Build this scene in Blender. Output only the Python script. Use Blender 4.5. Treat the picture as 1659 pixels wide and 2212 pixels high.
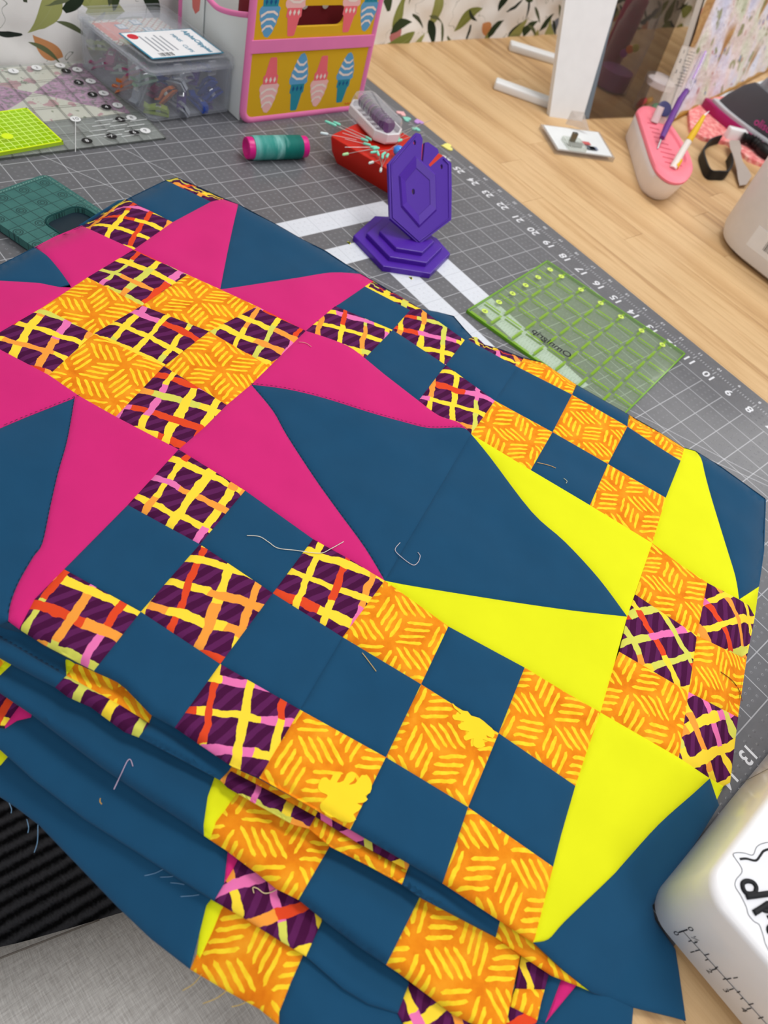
import bpy, bmesh, math, random
import numpy as np
from mathutils import Vector, Matrix, noise as mnoise
from mathutils.geometry import delaunay_2d_cdt

for o in list(bpy.data.objects):
    bpy.data.objects.remove(o, do_unlink=True)
scene = bpy.context.scene
COL = scene.collection
IN = 0.0254                      # the place is measured in inches; one unit of the cutting mat grid

# ------------------------------------------------------------------ camera
CR = np.array([[-0.61945548, -0.7460734, 0.24423226],
               [-0.70251321, 0.38798346, -0.59661045],
               [0.35035711, -0.54115, -0.76446489]])     # right, down, forward
CC = np.array([4.03568144, 26.68812656, 15.7861893])      # inches
FPX, CX, CY = 1589.3247, 829.5, 1106.0
cam = bpy.data.cameras.new('camera')
cam.sensor_fit = 'VERTICAL'
cam.sensor_height = 36.0
cam.lens = FPX / 2212.0 * 36.0
cam.clip_start = 0.01
cam.dof.use_dof = True
cam.dof.focus_distance = 0.50
cam.dof.aperture_fstop = 9.0
camo = bpy.data.objects.new('camera', cam)
COL.objects.link(camo)
m = Matrix.Identity(4)
for r in range(3):
    m[r][0] = CR[0][r]; m[r][1] = -CR[1][r]; m[r][2] = -CR[2][r]; m[r][3] = CC[r] * IN
camo.matrix_world = m
scene.camera = camo

# ------------------------------------------------------------------ light
world = bpy.data.worlds.new('room_light')
scene.world = world
world.use_nodes = True
world.node_tree.nodes['Background'].inputs[0].default_value = (0.93, 0.95, 1.0, 1)
world.node_tree.nodes['Background'].inputs[1].default_value = 0.46

def ceiling_panel(loc, size, watts, col=(1.0, 0.97, 0.93), aim=None):
    L = bpy.data.lights.new('ceiling_panel', 'AREA')
    L.shape = 'RECTANGLE'; L.size = size[0] * IN; L.size_y = size[1] * IN
    L.energy = watts; L.color = col
    o = bpy.data.objects.new('ceiling_panel', L)
    o.location = Vector(loc) * IN
    if aim is not None:
        d = (Vector(aim) - Vector(loc)).normalized()
        o.rotation_euler = d.to_track_quat('-Z', 'Y').to_euler()
    COL.objects.link(o)
ceiling_panel((16, -112, 66), (48, 24), 27)
ceiling_panel((24, -16, 68), (48, 24), 24)
ceiling_panel((-50, 10, 68), (48, 24), 17)

ceiling_panel((-6, 84, 68), (48, 24), 11)

scene.view_settings.view_transform = 'Standard'
scene.view_settings.look = 'None'
scene.view_settings.gamma = 1.0
scene.view_settings.exposure = -0.04
scene.view_settings.use_curve_mapping = False

# ------------------------------------------------------------------ rays
def ray(x, y):
    return CR.T @ np.array([(x - CX) / FPX, (y - CY) / FPX, 1.0])
def bp(x, y, z=0.0):
    d = ray(x, y)
    return CC + d * ((z - CC[2]) / d[2])
def on_plane(x, y, p0, n):
    d = ray(x, y); p0 = np.array(p0, float); n = np.array(n, float)
    return CC + d * (((p0 - CC) @ n) / (d @ n))

# ------------------------------------------------------------------ node maths
def srgb(r, g, b):
    f = lambda c: (c / 255 / 12.92) if c / 255 <= 0.04045 else ((c / 255 + 0.055) / 1.055) ** 2.4
    return (f(r), f(g), f(b), 1.0)

class X:
    nt = None
    def __init__(s, sock): s.s = sock
    def __add__(a, b): return M('ADD', a, b)
    def __radd__(a, b): return M('ADD', b, a)
    def __sub__(a, b): return M('SUBTRACT', a, b)
    def __rsub__(a, b): return M('SUBTRACT', b, a)
    def __mul__(a, b): return M('MULTIPLY', a, b)
    def __rmul__(a, b): return M('MULTIPLY', b, a)
    def __truediv__(a, b): return M('DIVIDE', a, b)
    def __lt__(a, b): return M('LESS_THAN', a, b)
    def __gt__(a, b): return M('GREATER_THAN', a, b)

def plug(inp, v):
    if isinstance(v, X): X.nt.links.new(v.s, inp)
    elif isinstance(v, bpy.types.NodeSocket): X.nt.links.new(v, inp)
    else: inp.default_value = v
def M(op, a, b=None, c=None):
    n = X.nt.nodes.new('ShaderNodeMath'); n.operation = op
    for i, v in enumerate((a, b, c)):
        if v is not None: plug(n.inputs[i], v)
    return X(n.outputs[0])
def FL(a): return M('FLOOR', a)
def FR(a): return M('FRACT', a)
def AB(a): return M('ABSOLUTE', a)
def MX(a, b): return M('MAXIMUM', a, b)
def MN(a, b): return M('MINIMUM', a, b)
def SQ(a): return M('SQRT', a)
def SN(a): return M('SINE', a)
def SS(x, a, b):
    n = X.nt.nodes.new('ShaderNodeMapRange'); n.interpolation_type = 'SMOOTHSTEP'
    plug(n.inputs[0], x); n.inputs[1].default_value = a; n.inputs[2].default_value = b
    return X(n.outputs[0])
def MIX(f, a, b):
    n = X.nt.nodes.new('ShaderNodeMix'); n.data_type = 'RGBA'
    plug(n.inputs[0], f); plug(n.inputs[6], a); plug(n.inputs[7], b)
    return n.outputs[2]
def CMB(x, y, z=0.0):
    n = X.nt.nodes.new('ShaderNodeCombineXYZ')
    plug(n.inputs[0], x); plug(n.inputs[1], y); plug(n.inputs[2], z)
    return n.outputs[0]
def SEP(v):
    n = X.nt.nodes.new('ShaderNodeSeparateXYZ'); X.nt.links.new(v, n.inputs[0])
    return X(n.outputs[0]), X(n.outputs[1]), X(n.outputs[2])
def NOISE(v, scale, detail=2.0, rough=0.5):
    n = X.nt.nodes.new('ShaderNodeTexNoise'); X.nt.links.new(v, n.inputs['Vector'])
    n.inputs['Scale'].default_value = scale; n.inputs['Detail'].default_value = detail
    n.inputs['Roughness'].default_value = rough
    return X(n.outputs[0])
def WN(x, y):
    n = X.nt.nodes.new('ShaderNodeTexWhiteNoise'); n.noise_dimensions = '2D'
    plug(n.inputs['Vector'], CMB(x, y)); return X(n.outputs['Value'])
def RAMP(f, stops, const=False):
    n = X.nt.nodes.new('ShaderNodeValToRGB'); plug(n.inputs[0], f)
    n.color_ramp.interpolation = 'CONSTANT' if const else 'LINEAR'
    e = n.color_ramp.elements
    while len(e) < len(stops): e.new(0.5)
    for i, (p, c) in enumerate(stops): e[i].position = p; e[i].color = c
    return n.outputs[0]
def UV(): 
    n = X.nt.nodes.new('ShaderNodeUVMap'); return n.outputs[0]
def OBJ(scale=1 / IN):
    n = X.nt.nodes.new('ShaderNodeTexCoord')
    k = X.nt.nodes.new('ShaderNodeVectorMath'); k.operation = 'SCALE'
    X.nt.links.new(n.outputs['Object'], k.inputs[0]); k.inputs['Scale'].default_value = scale
    return k.outputs[0]
def BUMP(h, strength=0.3, dist=0.001):
    n = X.nt.nodes.new('ShaderNodeBump'); n.inputs['Strength'].default_value = strength
    n.inputs['Distance'].default_value = dist; plug(n.inputs['Height'], h)
    return n.outputs[0]

MATS = {}
def mat(name, col=None, rough=0.6, build=None, spec=0.4, metal=0.0, sheen=0.0, coat=0.0, trans=0.0, ior=1.45):
    if name in MATS: return MATS[name]
    m = bpy.data.materials.new(name); m.use_nodes = True
    nt = m.node_tree; X.nt = nt
    b = nt.nodes['Principled BSDF']
    b.inputs['Roughness'].default_value = rough
    b.inputs['Specular IOR Level'].default_value = spec
    b.inputs['Metallic'].default_value = metal
    b.inputs['Sheen Weight'].default_value = sheen
    b.inputs['Coat Weight'].default_value = coat
    b.inputs['Transmission Weight'].default_value = trans
    b.inputs['IOR'].default_value = ior
    if col is not None:
        b.inputs['Base Color'].default_value = col
        m.diffuse_color = col
    if build: build(nt, b)
    else:
        # faint tonal unevenness so that no surface is perfectly flat
        v = OBJ(); n = NOISE(v, 1.3, 3)
        c = MIX(n, tuple(x * 0.94 for x in col[:3]) + (1,), tuple(min(1, x * 1.05) for x in col[:3]) + (1,))
        plug(b.inputs['Base Color'], c)
    MATS[name] = m
    return m
def clear_mat(name, tint, amount=0.25, rough=0.08, haze=None, edge=0.45):
    """see-through plastic: mostly transparent, with a reflecting skin and a little milky body"""
    if name in MATS: return MATS[name]
    m = bpy.data.materials.new(name); m.use_nodes = True
    nt = m.node_tree; X.nt = nt
    b = nt.nodes['Principled BSDF']; out = nt.nodes['Material Output']
    b.inputs['Base Color'].default_value = haze or tint
    b.inputs['Roughness'].default_value = rough
    t = nt.nodes.new('ShaderNodeBsdfTransparent'); t.inputs[0].default_value = tint
    lw = nt.nodes.new('ShaderNodeLayerWeight'); lw.inputs[0].default_value = 0.35
    fac = MN(X(lw.outputs['Facing']) * edge + amount, 1.0)
    mx = nt.nodes.new('ShaderNodeMixShader'); plug(mx.inputs[0], fac)
    nt.links.new(t.outputs[0], mx.inputs[1]); nt.links.new(b.outputs[0], mx.inputs[2])
    nt.links.new(mx.outputs[0], out.inputs[0])
    MATS[name] = m
    return m

# ------------------------------------------------------------------ geometry
class G:
    def __init__(s): s.v = []; s.f = []; s.uv = None
    def add(s, V, F):
        k = len(s.v); s.v += [tuple(map(float, p)) for p in V]; s.f += [tuple(i + k for i in f) for f in F]; return s
    def box(s, c, size, ax=None, bev=0.0, seg=2):
        """c centre; size full; ax 3x3 rows of axes"""
        bm = bmesh.new(); bmesh.ops.create_cube(bm, size=1)
        for v in bm.verts: v.co = Vector((v.co.x * size[0], v.co.y * size[1], v.co.z * size[2]))
        if bev: bmesh.ops.bevel(bm, geom=bm.edges[:], offset=bev, segments=seg, profile=0.5, affect='EDGES')
        ax = np.eye(3) if ax is None else np.array(ax, float)
        bm.verts.index_update()
        V = [np.array(c) + v.co.x * ax[0] + v.co.y * ax[1] + v.co.z * ax[2] for v in bm.verts]
        F = [[v.index for v in f.verts] for f in bm.faces]
        bm.free(); return s.add(V, F)
    def rings(s, R, close=True, cap0=True, cap1=True):
        n = len(R[0]); V = [p for r in R for p in r]; F = []
        for i in range(len(R) - 1):
            for j in range(n if close else n - 1):
                a = i * n + j; b = i * n + (j + 1) % n
                F.append((a, b, b + n, a + n))
        if cap0: F.append(tuple(range(n - 1, -1, -1)))
        if cap1: F.append(tuple((len(R) - 1) * n + j for j in range(n)))
        return s.add(V, F)
    def prism(s, poly, z0, z1, bev=0.0):
        """poly of (x, y) ; with a small rounded top rim"""
        P = np.array(poly, float); c = P.mean(0)
        if bev <= 0: R = [[(x, y, z0) for x, y in P], [(x, y, z1) for x, y in P]]
        else:
            R = [[(x, y, z0) for x, y in P], [(x, y, z1 - bev) for x, y in P]]
            Q = inset(P, bev * 0.3); R.append([(x, y, z1 - bev * 0.3) for x, y in Q])
            Q = inset(P, bev); R.append([(x, y, z1) for x, y in Q])
        return s.rings(R)
    def tube(s, path, rad, seg=8, cap=True):
        P = [np.array(p, float) for p in path]; n = len(P); R = []
        rad = [rad] * n if np.isscalar(rad) else rad
        up = np.array([0.013, 0.021, 1.0])
        for i in range(n):
            t = P[min(i + 1, n - 1)] - P[max(i - 1, 0)]; t /= (np.linalg.norm(t) + 1e-9)
            if abs(t @ up) > 0.95: up = np.array([1.0, 0.1, 0.05])
            a = np.cross(t, up); a /= np.linalg.norm(a); b = np.cross(a, t)
            R.append([P[i] + rad[i] * (math.cos(q) * a + math.sin(q) * b) for q in [2 * math.pi * k / seg for k in range(seg)]])
        return s.rings(R, True, cap, cap)
    def lathe(s, base, axis, prof, seg=24):
        """prof list of (radius, distance along axis)"""
        base = np.array(base, float); axis = np.array(axis, float); axis /= np.linalg.norm(axis)
        t = np.array([1.0, 0, 0]) if abs(axis[0]) < 0.8 else np.array([0, 1.0, 0])
        a = np.cross(axis, t); a /= np.linalg.norm(a); b = np.cross(axis, a)
        R = [[base + axis * h + max(r, 1e-4) * (math.cos(q) * a + math.sin(q) * b) for q in [2 * math.pi * k / seg for k in range(seg)]] for r, h in prof]
        return s.rings(R)
def inset(P, d):
    n = len(P); out = []
    area = sum(P[i][0] * P[(i + 1) % n][1] - P[(i + 1) % n][0] * P[i][1] for i in range(n))
    sg = 1 if area > 0 else -1
    for i in range(n):
        e1 = P[i] - P[i - 1]; e2 = P[(i + 1) % n] - P[i]
        n1 = np.array([-e1[1], e1[0]]) / (np.linalg.norm(e1) + 1e-9); n2 = np.array([-e2[1], e2[0]]) / (np.linalg.norm(e2) + 1e-9)
        k = n1 + n2; k /= max(0.4, (k @ k) / 2) ; out.append(P[i] + sg * d * k)
    return np.array(out)
def rrect(x0, x1, y0, y1, r, seg=5):
    out = []
    for cx, cy, a0 in ((x1 - r, y1 - r, 0), (x0 + r, y1 - r, 90), (x0 + r, y0 + r, 180), (x1 - r, y0 + r, 270)):
        for k in range(seg + 1):
            a = math.radians(a0 + 90 * k / seg); out.append((cx + r * math.cos(a), cy + r * math.sin(a)))
    return out
def smooth_poly(pts, k=4, closed=True):
    """Catmull-Rom through the points"""
    P = [np.array(p, float) for p in pts]; n = len(P); out = []
    rng = range(n) if closed else range(n - 1)
    for i in rng:
        g = (lambda j: P[j % n]) if closed else (lambda j: P[max(0, min(n - 1, j))])
        p0, p1, p2, p3 = g(i - 1), g(i), g(i + 1), g(i + 2)
        for t in np.arange(k) / k:
            out.append(0.5 * ((2 * p1) + (-p0 + p2) * t + (2 * p0 - 5 * p1 + 4 * p2 - p3) * t * t + (-p0 + 3 * p1 - 3 * p2 + p3) * t ** 3))
    if not closed: out.append(P[-1])
    return out

def wloc(o):
    l = np.zeros(3)
    while o is not None: l += np.array(o.location) / IN; o = o.parent
    return l
def thing(name, label, cat, loc=(0, 0, 0), group=None):
    o = bpy.data.objects.new(name, None); o.empty_display_size = 0.01
    o.location = Vector([float(x) for x in loc]) * IN; COL.objects.link(o)
    o['label'] = label; o['category'] = cat
    if group: o['group'] = group
    return o
def part(name, g, material, parent=None, smooth=False, label=None, uv=None, kind=None, origin=None):
    V = np.array(g.v, float)
    if parent is not None: off = wloc(parent); loc = np.zeros(3)
    elif origin is not None: off = np.array(origin, float); loc = off
    else:
        off = np.array([(V[:, 0].min() + V[:, 0].max()) / 2, (V[:, 1].min() + V[:, 1].max()) / 2, V[:, 2].min()]); loc = off
    me = bpy.data.meshes.new(name)
    me.from_pydata([tuple(p) for p in (V - off) * IN], [], g.f)
    bm = bmesh.new(); bm.from_mesh(me); bmesh.ops.recalc_face_normals(bm, faces=bm.faces[:]); bm.to_mesh(me); bm.free()
    if isinstance(material, (list, tuple)):
        for q in material: me.materials.append(q)
    else: me.materials.append(material)
    if smooth is True: me.polygons.foreach_set('use_smooth', [True] * len(me.polygons))
    elif smooth:
        me.polygons.foreach_set('use_smooth', [True] * len(me.polygons)); me.set_sharp_from_angle(angle=math.radians(smooth))
    if uv is not None:
        lay = me.uv_layers.new(name='UVMap')
        vi = np.zeros(len(me.loops), int); me.loops.foreach_get('vertex_index', vi)
        lay.data.foreach_set('uv', np.array(uv, float)[vi].ravel())
    me.update()
    o = bpy.data.objects.new(name, me); o.location = Vector([float(x) for x in loc]) * IN
    COL.objects.link(o)
    if parent is not None: o.parent = parent
    if label: o['label'] = label
    if kind: o['kind'] = kind
    return o
def tag(o, label, cat, group=None):
    o['label'] = label; o['category'] = cat
    if group: o['group'] = group
    return o
def copy_part(src, parent, world_off):
    c = src.copy(); COL.objects.link(c); c.parent = parent
    c.location = Vector([float(x) for x in (np.array(world_off) - wloc(parent))]) * IN
    return c
def text_geo(s, size, origin, ex, ey, lift=0.0, align='CENTER', depth=0.0, bold=0.0, spacing=1.0):
    cu = bpy.data.curves.new('lettering', 'FONT'); cu.body = s; cu.size = 1.0
    cu.align_x = align; cu.align_y = 'CENTER'; cu.resolution_u = 3; cu.offset = bold; cu.space_character = spacing
    o = bpy.data.objects.new('lettering', cu); COL.objects.link(o)
    dg = bpy.context.evaluated_depsgraph_get(); me = bpy.data.meshes.new_from_object(o.evaluated_get(dg))
    ex = np.array(ex, float); ey = np.array(ey, float); nz = np.cross(ex, ey); nz /= np.linalg.norm(nz)
    g = G(); g.add([np.array(origin, float) + ex * v.co.x * size + ey * v.co.y * size + nz * lift for v in me.vertices], [tuple(p.vertices) for p in me.polygons])
    bpy.data.objects.remove(o, do_unlink=True); bpy.data.curves.remove(cu); bpy.data.meshes.remove(me)
    return g
def flat(poly3, n=None):
    g = G(); g.add(poly3, [tuple(range(len(poly3)))]); return g
def plate(outer, holes, origin, ex, ey, thick):
    """flat sheet with holes; outer/holes in the sheet's own 2-D inches"""
    pts = []; edges = []
    for loop in [outer] + holes:
        k = len(pts); n = len(loop); pts += [Vector((float(p[0]), float(p[1]))) for p in loop]
        edges += [(k + i, k + (i + 1) % n) for i in range(n)]
    V, E, F, *_ = delaunay_2d_cdt(pts, edges, [], 1, 1e-5)
    def inside(p, L):
        c = False; n = len(L)
        for i in range(n):
            a, b = L[i], L[(i + 1) % n]
            if (a[1] > p[1]) != (b[1] > p[1]) and p[0] < (b[0] - a[0]) * (p[1] - a[1]) / (b[1] - a[1]) + a[0]: c = not c
        return c
    F = [f for f in F if not any(inside((sum(V[i].x for i in f) / 3, sum(V[i].y for i in f) / 3), h) for h in holes)]
    bm = bmesh.new(); o = np.array(origin, float); ex = np.array(ex, float); ey = np.array(ey, float); nz = np.cross(ex, ey); nz /= np.linalg.norm(nz)
    vs = [bm.verts.new(o + ex * v.x + ey * v.y) for v in V]
    fs = []
    for f in F:
        try: fs.append(bm.faces.new([vs[i] for i in f]))
        except ValueError: pass
    r = bmesh.ops.extrude_face_region(bm, geom=fs, use_keep_orig=True)
    for e in r['geom']:
        if isinstance(e, bmesh.types.BMVert): e.co += Vector(nz * thick)
    bm.verts.index_update(); g = G(); g.add([v.co for v in bm.verts], [[v.index for v in f.verts] for f in bm.faces]); bm.free()
    return g
# ------------------------------------------------------------------ cloth materials
def weave(v):
    x, y, z = SEP(v)
    return SN(x * 6.283 * 70) * 0.5 + SN(y * 6.283 * 70) * 0.5
def cloth(name, c, var=0.10, sheen=0.15, rough=0.85, w=0.12):
    def build(nt, b):
        v = UV(); n = NOISE(v, 1.1, 3); f = NOISE(v, 46, 2, 0.7)
        k = n * 0.6 + f * 0.4
        lo = tuple(x * (1 - var) for x in c[:3]) + (1,); hi = tuple(min(1, x * (1 + var)) for x in c[:3]) + (1,)
        plug(b.inputs['Base Color'], MIX(k, lo, hi))
        plug(b.inputs['Normal'], BUMP(weave(v) * 0.6 + f, w, 0.0002))
    return mat(name, c, rough, build, spec=0.15, sheen=sheen)
TEAL = cloth('teal_cotton', srgb(22, 72, 106), 0.16, 0.07)
PINK = cloth('pink_cotton', srgb(206, 38, 118), 0.08, 0.06)
YELL = cloth('chartreuse_cotton', srgb(226, 230, 26), 0.05, 0.0)

def plaid_build(nt, b):
    v = UV(); x, y, _ = SEP(v)
    w1 = NOISE(v, 2.1, 2) - 0.5; w2 = NOISE(CMB(x + 17.3, y + 4.1), 2.1, 2) - 0.5; fz = NOISE(v, 22, 2) - 0.5
    P = 0.72
    a = (x + w1 * 0.20 + fz * 0.02) / P; c = (y + w2 * 0.20 + fz * 0.02) / P
    i = FL(a); j = FL(c)
    wa = WN(i, 3.7) * 0.06 + 0.115 + w2 * 0.12; wc = WN(j, 9.1) * 0.06 + 0.095 + w1 * 0.12
    bar_a = AB(FR(a) - 0.5) < wa; bar_c = AB(FR(c) - 0.5) < wc
    sa = FL(c * 0.55 + WN(i, 1.3) * 3); sc = FL(a * 0.55 + WN(j, 5.5) * 3)
    stops = [(0, srgb(250, 218, 60)), (0.38, srgb(244, 158, 62)), (0.54, srgb(224, 72, 36)), (0.69, srgb(232, 116, 178)), (0.85, srgb(214, 214, 92))]
    ca = RAMP(WN(i, sa + 0.5), stops, True); cc = RAMP(WN(sc + 31.2, j), stops, True)
    over = FR((i + j) * 0.5) > 0.25
    st = FR((x * 0.8 + y) * 2.6 + w1 * 0.3) > 0.55
    base = MIX(st, srgb(70, 14, 60), srgb(92, 30, 84))
    c1 = MIX(bar_a, base, ca)
    c2 = MIX(bar_c * (1 - bar_a * over), c1, cc)
    plug(b.inputs['Base Color'], c2)
    plug(b.inputs['Normal'], BUMP(weave(v) + NOISE(v, 46, 2), 0.12, 0.0002))
PLAID = mat('plaid_print', srgb(90, 25, 80), 0.85, plaid_build, spec=0.15)

def batik_build(nt, b):
    v = UV(); x0, y0, _ = SEP(v)
    w1 = NOISE(v, 3.0, 2) - 0.5; w2 = NOISE(CMB(x0 + 11.3, y0 + 7.7), 3.0, 2) - 0.5
    x = x0 + w1 * 0.10; y = y0 + w2 * 0.10
    s = 0.80
    a = (x - y * 0.57735) / s; c = (y * 1.1547) / s
    i = FL(a); j = FL(c); fa = FR(a); fc = FR(c); ac = FR(a + c)
    k = M('ROUND', FR((i - j) / 3.0) * 3.0)             # 0, 1, 2
    upper = (fa + fc) > 1.0
    is0 = AB(k - 0.0) < 0.5; is1 = AB(k - 1.0) < 0.5; is2 = AB(k - 2.0) < 0.5
    isB = is1 * (1 - upper) + is2 * upper; isC = is1 * upper + is2 * (1 - upper)
    along = is0 * fa + isB * ac + isC * fc
    across = is0 * fc + isB * fa + isC * ac
    nd = FL(across * 3.999)
    j1 = WN(nd + i * 3.1, j * 7.7 + k)                  # each brush stroke differs a little
    ends = MN(along - 0.07 - j1 * 0.07, 0.95 - j1 * 0.05 - along)
    d = AB(FR(across * 4.0) - 0.5) + (NOISE(v, 9, 1) - 0.5) * 0.10
    tip = 0.225 * SS(ends, -0.01, 0.10)
    m = SS(tip - d, -0.02, 0.02) * SS(ends, -0.01, 0.02)
    mott = NOISE(v, 1.7, 4, 0.6)
    org = RAMP(mott, [(0.25, srgb(214, 108, 12)), (0.5, srgb(236, 140, 22)), (0.75, srgb(244, 164, 38))])
    yel = RAMP(NOISE(v, 5, 2), [(0.3, srgb(246, 196, 34)), (0.7, srgb(253, 222, 50))])
    plug(b.inputs['Base Color'], MIX(m, org, yel))
    plug(b.inputs['Normal'], BUMP(weave(v) + NOISE(v, 46, 2), 0.12, 0.0002))
BATIK = mat('orange_batik_print', srgb(240, 160, 30), 0.85, batik_build, spec=0.15)
LEAFY = mat('batik_leaf_print', srgb(252, 216, 44), 0.85, spec=0.15)
KIND = {'T': TEAL, 'P': PINK, 'Y': YELL, 'D': PLAID, 'O': BATIK}
KNAME = {'T': 'teal_patch', 'P': 'pink_patch', 'Y': 'yellow_patch', 'D': 'plaid_patch', 'O': 'orange_patch'}

# ------------------------------------------------------------------ the quilt top, folded on the mat
E1 = [(-90, 1310), (0, 1345), (41, 1356), (95, 1390), (147, 1417), (203, 1446), (253, 1470), (271, 1484), (326, 1541), (378, 1569), (503, 1654), (561, 1678), (758, 1790), (958, 1906), (1155, 2035)]
E2 = [(-90, 1375), (0, 1419), (36, 1439), (119, 1482), (145, 1502), (195, 1524), (268, 1578), (300, 1590), (476, 1683), (492, 1699), (561, 1739), (633, 1779), (668, 1788), (716, 1828), (796, 1868), (870, 1909), (909, 1937), (1073, 2023), (1120, 2057), (1195, 2107), (1256, 2131), (1281, 2143)]
E3 = [(-90, 1425), (0, 1495), (65, 1539), (145, 1600), (217, 1654), (325, 1727), (398, 1774), (441, 1803), (454, 1812), (489, 1835), (561, 1889), (597, 1918), (646, 1942), (706, 1991), (778, 2045), (836, 2083), (862, 2100), (928, 2150), (979, 2190), (1026, 2213)]
E4 = [(-90, 1550), (0, 1618), (72, 1683), (181, 1767), (289, 1835), (362, 1882), (463, 1945), (525, 1980), (611, 2034), (662, 2065), (742, 2135), (796, 2168), (861, 2188)]
FAR = [(-90, 612), (0, 568), (74, 531), (177, 484), (273, 427), (358, 386), (381, 380), (483, 426), (515, 439), (598, 483), (652, 514), (703, 539), (750, 570), (780, 589), (807, 604), (909, 664), (945, 671), (981, 680), (1006, 709), (1021, 725), (1048, 742), (1081, 751), (1133, 771), (1171, 779), (1247, 829), (1360, 894), (1420, 928), (1480, 966), (1505, 973), (1562, 1008), (1657, 1077), (1653, 1189), (1642, 1265), (1633, 1330), (1615, 1423), (1597, 1548), (1580, 1689)]

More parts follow.
